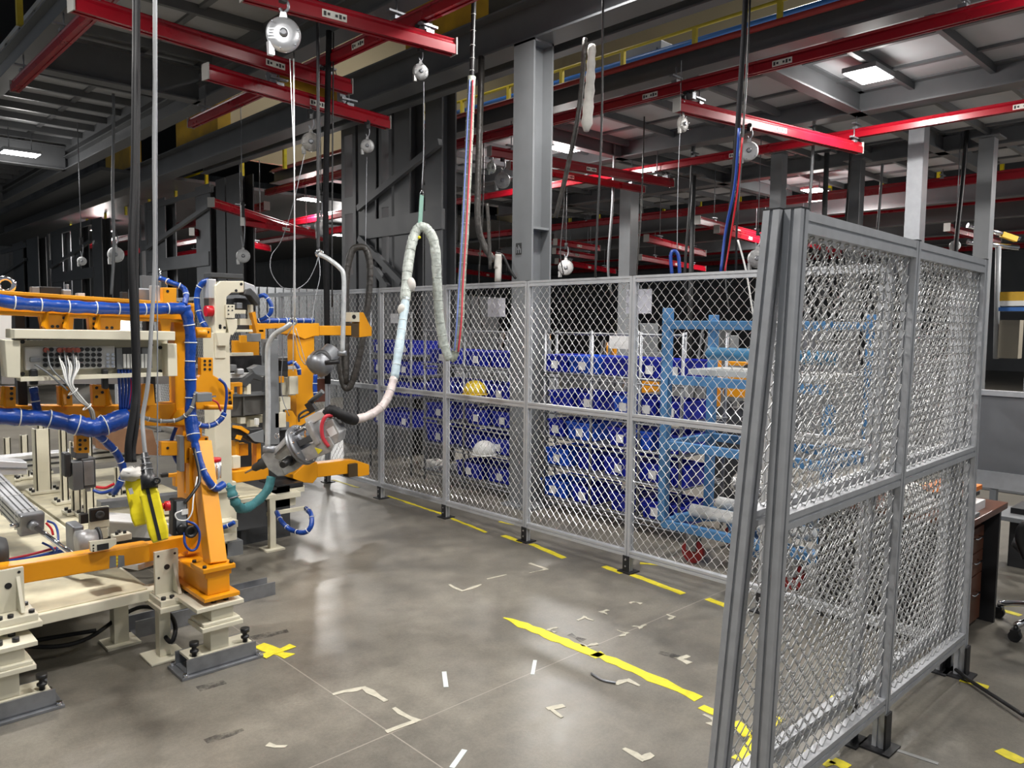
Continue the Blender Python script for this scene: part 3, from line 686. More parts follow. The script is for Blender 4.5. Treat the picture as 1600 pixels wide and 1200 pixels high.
# angle marks of cream tape
ang = [([(520, 1086), (568, 1074), (604, 1096)], 'large cream tape corner crossing the slab joint'), ([(616, 1106), (650, 1127), (602, 1143)], 'cream tape corner near the crossing of the slab joints, lower one'),
       ([(700, 914), (720, 924), (753, 914)], 'thin cream tape corner at the middle of the open floor'), ([(828, 880), (854, 890), (828, 896)], 'thin cream tape corner pointing right, nearest the fence middle'),
       ([(869, 980), (856, 984), (866, 989)], 'small cream tape corner right of the long yellow line start'), ([(900, 969), (914, 964), (928, 970)], 'small cream tape corner above the long yellow line, roof shaped'),
       ([(949, 953), (940, 957), (950, 961)], 'small cream tape corner opening right, above the others'), ([(965, 984), (979, 990), (968, 995)], 'small cream tape corner pointing right beside the yellow line'),
       ([(905, 1006), (918, 1010), (934, 1006)], 'small cream tape corner just beneath the yellow line middle'), ([(990, 978), (1000, 982), (1011, 977)], 'small cream tape corner beside the dark scuff'),
       ([(1042, 960), (1054, 964), (1044, 968)], 'small cream tape corner farthest right of the group'), ([(984, 943), (990, 941), (1002, 944)], 'small cream tape scrap at the top of the group'),
       ([(1074, 1024), (1060, 1029), (1078, 1037)], 'cream tape corner between the yellow line and the gate'), ([(963, 1070), (978, 1063), (1000, 1072)], 'cream tape corner beneath the yellow line, joined to the dark wire'),
       ([(882, 1103), (860, 1109), (880, 1121)], 'cream tape corner opening right in the near floor'), ([(974, 1170), (1004, 1187), (1022, 1181)], 'cream tape corner at the bottom of the photo'),
       ([(1100, 1116), (1120, 1126), (1108, 1133)], 'cream tape corner next to the near gate post')]
for i, (pts, l) in enumerate(ang):
    t = T('tape_corner', l, 'tape', F(*pts[1])); w_ = .026 if i in (0, 1, 12, 13, 14, 15, 16) else .016
    q = [V(F(*p)) for p in pts]
    part_strip(t, q[0], q[1] + (q[1] - q[0]).normalized() * w_ * .4, w_, WTAPE, 50 + i); o = part_strip(t, q[1], q[2], w_, WTAPE, 80 + i); o.location.z += .0006
tape_strip('tape_dash', 'short thin cream tape dash between two tape corners', F(761, 905), F(791, 898), .014, WTAPE, 101, .001)
tape_strip('pale_strip', 'short pale strip on the floor left of the middle', F(694, 1050), F(697, 1074), .022, WSTRIP, 102, .0005, 'strip')
tape_strip('pale_strip', 'short pale strip on the floor right of the middle', F(836, 1032), F(832, 1054), .018, WSTRIP, 103, .0005, 'strip')
tape_strip('pale_strip', 'pale strip at the bottom edge of the photo', F(726, 1172), F(706, 1200), .022, WSTRIP, 104, .0005, 'strip')
tape_strip('pale_strip', 'grey strip lying in the gate shadow at the bottom right', F(1400, 1172), F(1466, 1194), .02, mat('dull_strip', (.3, .3, .29), .5), 105, .0005, 'strip')
t = tag(MB().tube(curve([V(F(924, 1054)) + V((0, 0, .006)), V(F(940, 1064)) + V((0, 0, .006)), V(F(962, 1069)) + V((0, 0, .006))], 5), .006, 6).build('wire_scrap', STEEL), 'short bent grey wire lying on the floor under the yellow line', 'wire')
tape_strip('paper_scrap', 'small torn cream paper scrap on the near floor', F(418, 1163), F(446, 1168), .02, WTAPE, 106, .008, 'scrap')
tag(MB().cyl(V(F(408, 918)) + V((0, 0, .006)), V(F(419, 917)) + V((0, 0, .006)), .006, 8).build('screw', BLACK), 'tiny black screw lying on the floor beside the orange foot', 'screw')
SCF = bpy.data.materials.new('floor_scuff'); SCF.use_nodes = True; nt = SCF.node_tree; b = nt.nodes['Principled BSDF']
b.inputs['Base Color'].default_value = (.03, .03, .034, 1); b.inputs['Roughness'].default_value = .5
tc = N('ShaderNodeTexCoord'); n_ = noise(16, 8, .75); rr = ramp(n_.outputs['Fac'], [(.40, (0, 0, 0)), (.80, (.55, .55, .55))]); nt.links.new(rr.outputs[0], b.inputs['Alpha'])
for i, (a, b_, w_, l) in enumerate([((310, 1078), (352, 1066), .05, 'below the channel foot'), ((322, 1160), (380, 1140), .035, 'left of the paper scrap'), ((390, 998), (450, 986), .05, 'beyond the yellow cross'), ((1160, 1155), (1180, 1150), .04, 'by the gate'), ((1030, 1020), (1060, 1028), .05, 'near the cream corner by the gate'), ((888, 992), (912, 1001), .04, 'inside the small tape corners')]):
    tape_strip('scuff_mark', 'dark scuff mark on the floor ' + l, F(*a), F(*b_), w_, SCF, 110 + i, .012, 'mark')
cablething('black cable with pale sleeve on the floor at the right edge', [(1493, 1046, 3.72), (1520, 1066, 3.62), (1560, 1092, 3.45), (1600, 1118, 3.30)], .009, BLACK, 'floor_cable')

# ================================================================== BIN RACKS
XR = 5.0
def make_bin(m, lab, card=True, L=.185, W=.40, Hh=.15):
    t = T('storage_bin', 'x', 'bin', (0, 0, 0))
    tp = .012; s = MB()
    # open tapered tub, front to -X; local: x 0..W, y -L/2..L/2
    o_ = [(0, -L / 2), (W, -L / 2), (W, L / 2), (0, L / 2)]; bt = [(tp * 1.6, -L / 2 + tp), (W - tp, -L / 2 + tp), (W - tp, L / 2 - tp), (tp * 1.6, L / 2 - tp)]
    i_ = [(x + (.008 if x < .1 else -.008), y + (.008 if y < 0 else -.008)) for x, y in o_]
    vs = [(x, y, 0) for x, y in bt] + [(x, y, Hh) for x, y in o_] + [(x, y, Hh) for x, y in i_] + [(x * .97 + .006, y * .93, .012) for x, y in bt]
    fs = [(3, 2, 1, 0)] + [(k, (k + 1) % 4, (k + 1) % 4 + 4, k + 4) for k in range(4)] + [(k + 4, (k + 1) % 4 + 4, (k + 1) % 4 + 8, k + 8) for k in range(4)] + [(k + 8, (k + 1) % 4 + 8, (k + 1) % 4 + 12, k + 12) for k in range(4)] + [(12, 13, 14, 15)]
    s.add(vs, fs)
    s.build('tub', m, t, fix=False)
    r_ = MB().box(-.008, -L / 2 - .006, Hh - .014, 0, L / 2 + .006, Hh).box(-.006, -L / 2, Hh - .050, .004, L / 2, Hh - .042).box(0, -L / 2 - .006, Hh - .014, W, -L / 2, Hh).box(0, L / 2, Hh - .014, W, L / 2 + .006, Hh)
    for y in (-L * .36, L * .36): r_.box(-.004, y - .004, .01, .014, y + .004, Hh - .05)
    r_.build('rim', m, t)
    if card: MB().box(-.006, -.036, .030, .001, .036, .098).build('card', PAPER, t); 
    return t
protos = {}
def put_bin(kind, card, x, y, z, lab, group, L):
    key = (kind, card, round(L, 2))
    if key not in protos:
        t = make_bin(BINL if kind else BIN, lab, card, L); protos[key] = t; t['label'] = lab; t['group'] = group; t.location = (x, y, z); return t
    return dup(protos[key], (x, y, z), None, lab, group)
def rack(label, y0, y1, levels, yposts, side):
    t = T('storage_rack', label, 'rack', (XR, (y0 + y1) / 2, 0)); D = .62
    p = MB()
    for y in yposts:
        for x in (XR, XR + D): p = MB().cyl((x, y, 0), (x, y, 1.62), .014, 10).build('upright', STEEL, t)
    for z in levels:
        s = MB()
        for x in (XR - .01, XR + D): s.cyl((x, y0, z), (x, y1, z), .010, 8).cyl((x, y0, z - .04), (x, y1, z - .04), .007, 6)
        n = int((y1 - y0) / .045)
        for k in range(n + 1): s.bar((XR - .01, y0 + k * .045, z + .004), (XR + D, y0 + k * .045, z + .004), .022, .006)
        s.build('shelf', STEEL, t)
    MB().cyl((XR, y0, 1.60), (XR, y1, 1.60), .010, 8).build('top_bar', STEEL, t)
    return t
# shelf heights at the front edge, from the photo
ZL = [.115, .405, .665, .925, 1.245]
rack('wire shelf rack full of blue bins, right of the tall column', 3.34, 4.84, ZL, (3.36, 3.76, 4.27, 4.82), 0)
rack('wire shelf rack of blue bins, left of the tall column', 5.24, 6.62, ZL, (5.26, 5.95, 6.60), 1)
ZL2 = ['lowest', 'second lowest', 'middle', 'second highest', 'top']
rnd = random.Random(4)
ROWS = [[(843, 882), (892, 925), (950, 982), (1000, 1044), (1050, 1070)], [(850, 885), (895, 925), (938, 985), (992, 1038), (1045, 1068)], [(853, 876), (883, 925), (950, 985), (993, 1018), (1025, 1062)],
        [(852, 887), (895, 930), (952, 985), (990, 1020), (1028, 1064)], [(847, 883), (884, 928), (937, 985), (993, 1026), (1032, 1064)]]
ROWL = [[(712, 752), (758, 796)], [(662, 700), (712, 748), (758, 796)], [(665, 700), (728, 758), (762, 796)], [(668, 704), (720, 755), (760, 796)], [(665, 704), (722, 758), (760, 796)]]
def bins(rows, side, group, lights):
    for r_i, row in enumerate(rows):
        z = ZL[r_i]
        for k, (a_, b_) in enumerate(row):
            py = PXZ(a_, z); ya = PX(a_, py, XR).y; yb_ = PX(b_, py, XR).y; L = round((ya - yb_) / .03) * .03
            card = (r_i * 3 + k * 2 + k // 2) % 4 != 1
            put_bin(1 if (r_i, k) in lights else 0, card, XR + rnd.uniform(0, .05), (ya + yb_) / 2, z + .012, 'blue bin, %s from left on %s shelf, rack %s tall column' % (ORD[k], ZL2[r_i], side), group, L)
def PXZ(px, z):
    lo, hi = 300., 1000.
    for _ in range(30):
        m_ = (lo + hi) / 2
        if PX(px, m_, XR).z > z: lo = m_
        else: hi = m_
    return lo
bins(ROWS, 'right of', 'blue bins on the right rack', {(4, 1), (3, 2), (2, 3), (0, 0), (1, 0), (2, 1)})
bins(ROWL, 'left of', 'blue bins on the left rack', set())
# small far rack left (seen at 600-640 px)
t = T('storage_rack', 'far narrow rack of blue bins behind the low end of the sleeved hose', 'rack', (5.0, 7.2, 0))
for y in (6.85, 7.65):
    for x in (5.0, 5.5): MB().cyl((x, y, 0), (x, y, 1.8), .014, 8).build('upright', STEEL, t)
for z in (.50, .85, 1.08, 1.31): MB().box(5.0, 6.85, z, 5.5, 7.65, z + .02).build('shelf', STEEL, t)
for i, z in enumerate((.52, .87, 1.10, 1.33)):
    for k in range(3): put_bin(0, k % 2 == 0, 5.01, 7.5 - k * .25, z, 'blue bin, %s from left on %s shelf of the far narrow rack' % (ORD[k], ['lowest', 'second', 'third', 'top'][i]), 'blue bins on the far narrow rack', .21)
# papers hung on the racks / fence
def sheet(x0, y0, x1, y1, X, lab, m=PAPER): return tag(MB().xb(x0, y0, x1, y1, X, .003).build('paper_sheet', m), lab, 'paper')
sheet(978, 452, 1018, 490, 4.142, 'pale sheet hung on the fence by the post left of the cart', mat('grey_paper', (.55, .55, .62), .7))
sheet(762, 466, 789, 495, 4.142, 'pale sheet hung on the fence above the left bin rack', mat('grey_paper', (.5, .5, .55), .7))
sheet(952, 525, 985, 545, 4.985, 'white sheet standing on the top shelf right of the light blue bin')
sheet(610, 490, 622, 505, 5.5, 'small white sheet behind the lower hose end')
sheet(1087, 593, 1101, 607, 5.3, 'small white card behind the blue cart')
sheet(582, 513, 598, 560, 6.3, 'tall white sheet behind the orange gripper tip')
# yellow and white helmets in front of the left rack
def helmet(px, py, X, m, lab, sc=1.):
    c = PX(px, py, X); t = T('safety_helmet', lab, 'helmet', c - V((0, 0, .075))); s = MB()
    s.lathe(c - V((0, 0, .06)), (0, 0, 1), [(0, .105 * sc), (.02, .115 * sc), (.06, .11 * sc), (.1, .085 * sc), (.125, .05 * sc), (.135, .002)], 24); s.build('shell', m, t)
    MB().lathe(c - V((0, 0, .066)), (0, 0, 1), [(0, .125 * sc), (.008, .13 * sc), (.012, .115 * sc)], 24).build('brim', m, t)
    MB().tube([c + V((-.02 * k, .0, .068 - .03 * k * k)) for k in (-1, 0, 1)], .01, 6).build('ridge', m, t); return t
helmet(742, 606, 4.88, mat('yellow_helmet', (.72, .50, .02), .4), 'yellow helmet hanging before the left bin rack')
helmet(757, 700, 4.9, WHITE, 'white helmet low in front of the left bin rack')
# bags and boxes low behind the fence
def blob(px, py, X, r, m, lab, sc, seed, name='plastic_bag', cat='bag'):
    c = PX(px, py, X); rnd = random.Random(seed); s = MB().ball(c, r, 14, sc)
    s.v = [v + V((rnd.uniform(-.1, .1), rnd.uniform(-.1, .1), rnd.uniform(-.1, .1))) * r for v in s.v]
    o = tag(s.build(name, m), lab, cat); return o
FOIL = mat('shiny_foil', (.62, .62, .60), .25, metal=.7, bump=.5)
blob(1190, 760, 6.2, .22, FOIL, 'crumpled shiny film bundle behind the blue cart', (1, 1.3, .6), 3, 'film_bundle', 'film')
tag(MB().xb(602, 688, 630, 742, 6.0, .25).build('carton', GLOVE), 'pale carton behind the fence, right of the orange gripper arm', 'box')
blob(680, 730, 5.4, .13, GLOVE, 'crumpled pale cloth under the left bin rack', (1, 1.6, .7), 5, 'cloth', 'cloth')

# ================================================================== BLUE CART
ct = T('parts_cart', 'light blue steel cart with wheels behind the fence next to the gate', 'cart', (4.9, 3.0, 0))
cx0, cx1, cy0, cy1 = 4.62, 5.22, 2.05, 3.24
for (x, y, h) in ((cx0, cy1, 1.80), (cx1, cy1 + .0, 1.76), (cx0, cy0, 1.2), (cx1, cy0, 1.76)):
    MB().box(x - .03, y - .03, .26, x + .03, y + .03, h).build('post', CART, ct, .004)
for z, nm in ((.24, 'base_rail'), (1.68, 'top_rail'), (.82, 'middle_rail')):
    for x in (cx0, cx1): MB().box(x - .025, cy0, z - .03, x + .025, cy1, z + .03).build(nm, CART, ct, .004)
    for y in (cy0, cy1, (cy0 + cy1) / 2): MB().box(cx0, y - .025, z - .025, cx1, y + .025, z + .025).build(nm, CART, ct, .004)
MB().bar((cx0, cy1 - .1, .3), (cx1, cy0 + .6, .3), .05, .05).bar((cx1, cy1 - .1, .3), (cx0, cy0 + .6, .3), .05, .05).build('cross_brace', CART, ct)
for (x, y) in ((cx0 + .02, cy1 - .25), (cx1 - .02, cy1 - .25), (cx0 + .02, cy0 + .2), (cx1 - .02, cy0 + .2)):
    o = MB().cyl((x - .02, y, .085), (x + .02, y, .085), .085, 20).build('wheel', mat('dark_red_wheel', (.22, .01, .012), .5), ct)
    MB().box(x - .035, y - .04, .09, x - .025, y + .04, .24).box(x + .025, y - .04, .09, x + .035, y + .04, .24).box(x - .04, y - .05, .225, x + .04, y + .05, .24).build('caster_fork', STEEL, ct)
MB().box(cx0 + .1, cy1 - 1.0, .12, cx0 + .45, cy1 - .55, .16).box(cx0 + .12, cy1 - .98, .16, cx0 + .17, cy1 - .6, .24).build('step_plate', CART, ct)
for j, (x, z, m, l) in enumerate([(4.70, .36, WHITE, 'nearer white'), (5.05, .36, WHITE, 'farther white')]):
    tag(MB().cyl((x, 2.1, z), (x, 3.05, z), .045, 14).build('tube', m), l + ' tube lying on the base of the blue cart', 'tube')
tag(MB().cyl((4.78, 2.1, 1.48), (4.78, 3.0, 1.48), .045, 14).build('tube', mat('cart_blue_tube', (.05, .20, .36), .4)), 'blue tube lying under the top rail of the blue cart', 'tube')
tag(MB().box(4.68, 2.1, 1.33, 5.15, 3.1, 1.37).build('board', mat('grey_white_board', (.45, .45, .43), .5)), 'long pale board lying across the blue cart', 'board')
tag(MB().box(4.60, 2.08, 1.26, 4.66, 3.2, 1.32).build('cart_beam', CART), 'blue bar under the pale board of the cart', 'bar')
s = MB(); s.add([(4.66, 2.2, .425), (4.66, 2.62, .43), (5.0, 2.66, .46), (5.0, 2.24, .44), (4.66, 2.2, .428), (4.66, 2.62, .433), (5.0, 2.66, .463), (5.0, 2.24, .443)], [(3, 2, 1, 0), (4, 5, 6, 7), (0, 1, 5, 4), (1, 2, 6, 5), (2, 3, 7, 6), (3, 0, 4, 7)])
tag(s.build('paper_sheet', PAPER), 'large white sheet lying on the tubes of the blue cart', 'paper')
# orange jigs behind the cart
jg = T('orange_jig', 'orange steel jig frame standing behind the blue cart', 'jig', PX(1165, 700, 6.6))
for (x0, y0, x1, y1) in ((1107, 562, 1118, 640), (1130, 588, 1200, 622), (1175, 562, 1185, 660), (1130, 640, 1195, 650), (1135, 566, 1190, 572)): MB().xb(x0, y0, x1, y1, 6.6, .1).build('jig_bar', ORANGE, jg, .004)
for (x, y) in ((1140, 632), (1160, 632), (1168, 575)): MB().cyl(PX(x, y, 6.58), PX(x, y, 6.5), .035, 12).build('clamp', BLKM, jg)
MB().box(6.55, PX(1160, 650, 6.6).y - .25, .0, 6.7, PX(1160, 650, 6.6).y + .25, .9).build('stand', DKG, jg)

# ================================================================== DESK, CHAIR, BOARD
dk = T('office_desk', 'brown laminate desk with black edges standing beyond the gate corner', 'desk', (4.6, 1.5, 0))
MB().box(4.30, 1.17, .665, 4.985, 1.98, .70).build('desk_top', WOOD, dk, .003)
MB().box(4.955, 1.20, 0, 4.985, 1.95, .665).build('side_panel', BLKM, dk)
MB().box(4.32, 1.25, .0, 4.35, 1.95, .665).build('side_panel', BLKM, dk)
MB().box(4.35, 1.90, .25, 4.955, 1.92, .665).build('back_panel', BLKM, dk)
pd = T('drawer_pedestal', 'brown three drawer pedestal under the desk', 'drawer unit', (4.8, 1.5, 0))
MB().box(4.60, 1.275, .03, 4.90, 1.8, .58).build('body', WOOD, pd, .002)
for (z0, z1) in ((.435, .572), (.305, .430), (.035, .298)):
    d_ = MB().box(4.605, 1.258, z0, 4.895, 1.275, z1).build('drawer', WOOD, pd, .002); zc = z0 + (z1 - z0) * .66
    MB().tube([(4.70, 1.258, zc), (4.70, 1.235, zc), (4.80, 1.235, zc), (4.80, 1.258, zc)], .005, 6).build('handle', CHROME, d_)
for (x0, x1, y0, y1, z0, z1, m, l) in [(4.50, 4.74, 1.22, 1.50, .70, .745, PAPER, 'white ream of paper on the desk'), (4.55, 4.86, 1.28, 1.52, .745, .765, BLACK, 'black folder on top of the white paper ream'),
       (4.60, 4.90, 1.30, 1.54, .765, .785, mat('tan_folder', (.55, .42, .22), .6), 'tan folder on the black folder'), (4.52, 4.82, 1.26, 1.48, .785, .81, mat('orange_folder', (.75, .20, .02), .5), 'orange folder topmost on the desk pile'),
       (4.42, 4.50, 1.18, 1.30, .70, .72, GREYL, 'small grey box at the desk edge')]:
    tag(MB().box(x0, y0, z0, x1, y1, z1).build('folder' if 'folder' in l else ('paper_ream' if 'ream' in l else 'small_box'), m), l, 'folder' if 'folder' in l else ('paper' if 'ream' in l else 'box'))
o = helmet(1475, 765, 4.4, WHITE, 'white safety helmet on the desk seen through the gate mesh', .9)
o.location = (4.38, 1.5, .705)
ch = T('office_chair', 'black office chair with chrome star base at the right edge', 'chair', (5.02, .98, 0))
cx, cy = 5.02, .90
s = MB(); s.lathe((cx, cy, .42), (0, 0, 1), [(0, .12), (.015, .21), (.05, .245), (.085, .235), (.10, .18), (.102, .002)], 26); s.build('seat', mat('black_fabric', (.012, .012, .014), .75), ch)
MB().cyl((cx, cy, .12), (cx, cy, .42), .025, 12).build('gas_lift', BLKM, ch)
for k in range(5):
    a = math.radians(152 + 72 * k); e = V((cx + .31 * math.cos(a), cy + .31 * math.sin(a), .085)); st_ = V((cx, cy, .13))
    MB().tube(curve([st_, st_.lerp(e, .5) + V((0, 0, .02)), e], 4), .018, 8).build('base_arm', CHROME, ch)
    w_ = MB().cyl(e + V((-.02, 0, -.055)), e + V((.02, 0, -.055)), .03, 14).cyl(e, e - V((0, 0, .03)), .01, 8).box(e.x - .024, e.y - .02, e.z - .055, e.x + .024, e.y + .02, e.z - .02); w_.build('caster', BLACK, ch)
for sx_ in (-1, 1):
    p = [V((cx + .26 * sx_, cy + .12, .46)), V((cx + .29 * sx_, cy + .15, .58)), V((cx + .29 * sx_, cy + .10, .66)), V((cx + .29 * sx_, cy - .10, .66)), V((cx + .27 * sx_, cy - .14, .56)), V((cx + .24 * sx_, cy - .10, .46))]
    MB().tube(curve(p, 5), .022, 8).build('armrest', BLACK, ch)
MB().lathe((cx + .02, cy - .27, .80), (0, 1, .12), [(0, .18), (.02, .21), (.05, .2), (.06, .01)], 22).build('backrest', mat('black_fabric', (.012, .012, .014), .75), ch)
MB().bar((cx, cy - .18, .44), (cx + .01, cy - .25, .75), .05, .02).build('back_bar', BLACK, ch)
bd = T('notice_board', 'wide grey board with aluminium frame on legs beyond the desk', 'board', (6.0, 1.3, 0))
MB().box(6.0, .2, .70, 6.03, 1.78, 1.22).build('board_face', BOARD, bd)
for a in ((5.985, .17, 1.22, 6.045, 1.81, 1.255), (5.985, .17, .585, 6.045, 1.81, .70), (5.985, .17, .7, 6.045, .2, 1.22), (5.985, 1.78, .7, 6.045, 1.81, 1.22)): MB().box(*a).build('frame', ALU, bd)
for y in (.4, .95, 1.5): MB().box(5.99, y - .02, 0, 6.04, y + .02, .6).build('leg', GREYL, bd)
tag(MB().box(6.1, .3, .35, 6.5, 1.7, .38).build('bench_rail', GREYL), 'grey bench rail behind the grey board', 'rail')
tag(MB().box(6.25, 1.15, 0, 6.55, 1.45, .42).build('floor_box', BLKM), 'dark box on the floor behind the desk', 'box')

HK = 1.2
def PG(x, y, d): return PD(x, y, d * HK)
def dcg(pts, seg=6): return curve([PG(*p) for p in pts], seg)
# ================================================================== HANGING REELS (spring balancers)
def reel(px, py, d, r, label, face=None, hook_up=.10, m=ALUD, light=False, turn=0., top=None):
    r *= HK; MB.K = 1.
    c = PG(px, py, d); t = T('tool_balancer', label, 'balancer', c + V((0, 0, r * 1.6)))
    f = (CAM - c); f.z = 0; f.normalize(); f = Matrix.Rotation(turn, 3, 'Z') @ f; th = r * .62; sd = V((-f.y, f.x, 0)); up = V((0, 0, 1))
    MB().lathe(c - f * th * .5, f, [(0, r * .8), (th * .12, r * .97), (th * .4, r), (th * .62, r), (th * .78, r * .93), (th * .92, r * .84), (th * .96, r * .5), (th, r * .3)], 32).build('housing', m, t)
    hb = MB().lathe(c + f * th * .5, f, [(0, r * .26), (r * .14, r * .24), (r * .2, r * .14)], 20)
    for k in range(6):
        a = k * math.pi / 3 + .3; q = c + f * (th * .38) + (sd * math.cos(a) + up * math.sin(a)) * r * .88; hb.cyl(q, q + f * .012, r * .05, 8)
    hb.build('hub', STEEL, t)
    rb = MB()
    for k in range(4): rb.bar(c + f * th * .44 + up * (r * (-.25 + .17 * k)) + sd * r * .1, c + f * th * .44 + up * (r * (-.25 + .17 * k) - r * .1) - sd * r * .85, .004, .006)
    rb.build('ribs', m, t)
    MB().prism([c + sd * r * .25 + up * r * .8 - f * th * .2, c - sd * r * .25 + up * r * .8 - f * th * .2, c - sd * r * .16 + up * r * 1.25 - f * th * .2, c + sd * r * .16 + up * r * 1.25 - f * th * .2], f * th * .4).build('neck', m, t)
    h = c + up * (r * 1.25); MB().tube(curve([h + up * hook_up, h + up * (hook_up * .8) + sd * r * .25, h + up * hook_up * .35 + sd * r * .28, h, h + up * hook_up * .3 - sd * r * .2], 5), r * .09, 8).build('hook', STEEL, t)
    MB().box(h.x - .02, h.y - .02, h.z + hook_up * .75, h.x + .02, h.y + .02, h.z + hook_up + .05).cyl(h + up * (hook_up + .03) - f * .03, h + up * (hook_up + .03) + f * .03, .022, 12).build('trolley', BLACK, t)
    MB().bar(c - up * r * .5 - sd * r * .75, c - up * r * 1.25 - sd * r * .72, r * .35, r * .3).build('rope_guide', m, t)
    tz = top if top is not None else (ZBR - .06 if d < 5 else ZDR)
    zz = h.z + hook_up + .05
    if tz > zz: MB().cyl((h.x, h.y, zz - .01), (h.x, h.y, tz), .006, 6).build('hanger', STEEL, t)
    MB.K = HK; return c, r, sd
WHT = mat('white_painted_cast', (.60, .61, .61), .4, noise=.15)
def rope(lab, pts, r=.003, m=None): return cablething(lab, [(p[0], p[1], p[2] * HK) for p in pts], r, m or STEEL, 'steel_rope', 'rope', n=6)
reel(443, 54, 4.0, .088, 'largest bright round balancer reel, top centre left under the red rail', m=ALUB, hook_up=.08)
rope('pair of pale steel ropes under the largest reel, front one', [(459, 92, 4.0), (460, 300, 4.0), (461, 500, 4.02)], .004, WIRE)
rope('pair of pale steel ropes under the largest reel, slanting one', [(453, 92, 4.0), (459, 240, 4.0), (460, 300, 4.0), (458, 580, 4.03)], .003, WIRE)
reel(657, 112, 4.8, .050, 'small dark round balancer reel above the sleeved hose', m=ALUD, hook_up=.09, turn=.3)
rope('steel rope from the small dark reel down to the hose strap', [(662, 128, 4.8), (662, 230, 4.8), (659, 295, 4.8)], .003, STEEL)
reel(486, 222, 5.55, .069, top=3.53, label= 'clear plastic wrapped balancer reel below the lower bridge rail', m=mat('film_wrapped_metal', (.30, .29, .27), .2, noise=.4, nscale=20, bump=.6), hook_up=.12)
reel(574, 228, 6.0, .053, top=3.53, label= 'small round balancer reel at the end of the lower bridge rail', m=ALUD, hook_up=.10)
reel(502, 356, 6.5, .075, 'pale balancer reel low behind the straight hanging rod', m=ALUD, hook_up=.2, turn=1.)
reel(1067, 194, 6.1, .062, top=3.68, label= 'flat pale reel hanging left of the white reel', m=mat('pale_reel', (.45, .43, .40), .45), hook_up=.12, turn=1.0)
reel(1170, 236, 6.5, .079, top=3.68, label= 'bright white round reel beside the cable bundle, left of the gate top', m=WHT, hook_up=.10)
reel(785, 282, 7.85, .081, top=3.7, label= 'round clear reel just left of the tall column', m=ALUD, hook_up=.14)
reel(768, 262, 7.8, .06, top=3.7, label= 'small film covered reel directly left of the round clear one', m=SLEEVE, hook_up=.1, turn=.9)
reel(884, 418, 11, .11, 'distant round reel above the fence right of the tall column', m=ALUD, hook_up=.2)
reel(1183, 404, 9, .11, 'grey round reel above the fence left of the gate posts', m=ALUD, hook_up=.2)
reel(181, 398, 9, .09, 'distant pale reel behind the black hanging cables', m=WHT, hook_up=.15)
reel(128, 408, 9, .05, 'distant small white lamp like reel at the left', m=WHT, hook_up=.2)
reel(380, 400, 8.0, .07, 'white bagged reel above the cream press', m=WHT, hook_up=.5)
reel(1492, 384, 9, .06, 'pale reel over the far end of the gate top rail', m=WHT, hook_up=.2)
t = T('chrome_pole', 'two shiny chrome poles of a distant lift arm right of the gate', 'pole', PG(1560, 370, 9))
MB().cyl(PG(1512, 352, 9), PG(1593, 372, 9), .03, 10).build('upper_pole', CHROME, t); MB().cyl(PG(1512, 378, 9), PG(1591, 387, 9), .03, 10).build('lower_pole', CHROME, t)
MB().bar(PG(1565, 366, 9), PG(1588, 374, 9), .06, .06).build('joint_block', YELK, t); MB().cyl(PG(1560, 385, 9), PG(1556, 560, 9.3), .03, 10).build('column', GREYL, t)

# ================================================================== SLEEVED HOSES
st_ = T('hose_strap', 'green strap carrying the top bend of the sleeved hose', 'strap', PG(658, 330, 4.8))
MB().bar(PG(659, 305, 4.8), PG(656, 352, 4.8), .028, .006).build('band', mat('green_strap', (.20, .36, .30), .6), st_)
MB().tube([PG(659, 296, 4.8), PG(662, 304, 4.8), PG(656, 304, 4.8), PG(659, 296, 4.8)], .003, 6).build('shackle', CHROME, st_)
def hose(label, segs, name='sleeved_hose'):
    t = T(name, label, 'hose', PG(*segs[0][0][0]))
    for (pts, r, m, nm) in segs:
        C = dcg(pts, 7); rnd = random.Random(len(pts)); R_ = [r * (1 + rnd.uniform(-.07, .07)) for _ in C]
        MB().tube(C, R_, 12).build(nm, m, t)
        acc = 0; s = MB()
        for i in range(1, len(C) - 1):
            acc += (C[i] - C[i - 1]).length
            if acc > .07: acc = 0; s.torus(C[i], C[i + 1] - C[i - 1], r * 1.03, .0016, 12, 5)
        s.build('wrap_ring', m if nm == 'sleeve' else WHITE, t)
    return t
LSL = mat('pale_blue_sleeve', (.50, .62, .68), .35, noise=.2, nscale=20, bump=.6)
PSL = mat('pinkish_clear_sleeve', (.60, .52, .50), .35, noise=.2, nscale=20, bump=.6)
h1 = hose('long pale sleeved hose from the hanging tool, hung over a green strap', [
    ([(553, 656, 4.22), (575, 650, 4.3), (595, 637, 4.35), (607, 618, 4.4), (616, 590, 4.45)], .024, PSL, 'tool_end'),
    ([(616, 592, 4.45), (624, 540, 4.5), (631, 490, 4.6), (634, 466, 4.63)], .026, LSL, 'blue_part'),
    ([(633, 470, 4.63), (637, 420, 4.7), (643, 383, 4.76), (651, 360, 4.8), (658, 355, 4.8), (667, 358, 4.8), (677, 374, 4.8), (681, 400, 4.8), (683, 440, 4.82), (686, 490, 4.85), (693, 535, 4.88), (703, 562, 4.9)], .031, SLEEVE, 'sleeve'),
    ([(703, 563, 4.9), (711, 553, 4.9), (718, 510, 4.9), (721, 450, 4.92), (727, 350, 4.95), (733, 220, 5.0), (737, 120, 5.0)], .026, SLEEVEG, 'return_part'),
    ([(737, 130, 5.0), (739, 60, 5.0), (741, -30, 5.0)], .016, BLACK, 'upper_cable')])
st = MB()
C = dcg([(716, 550, 4.87), (721, 500, 4.87), (723, 450, 4.89), (729, 350, 4.92), (735, 220, 4.97), (739, 125, 4.97)], 8)
st.tube(C, .006, 6); st.build('red_stripe', PINK, h1)
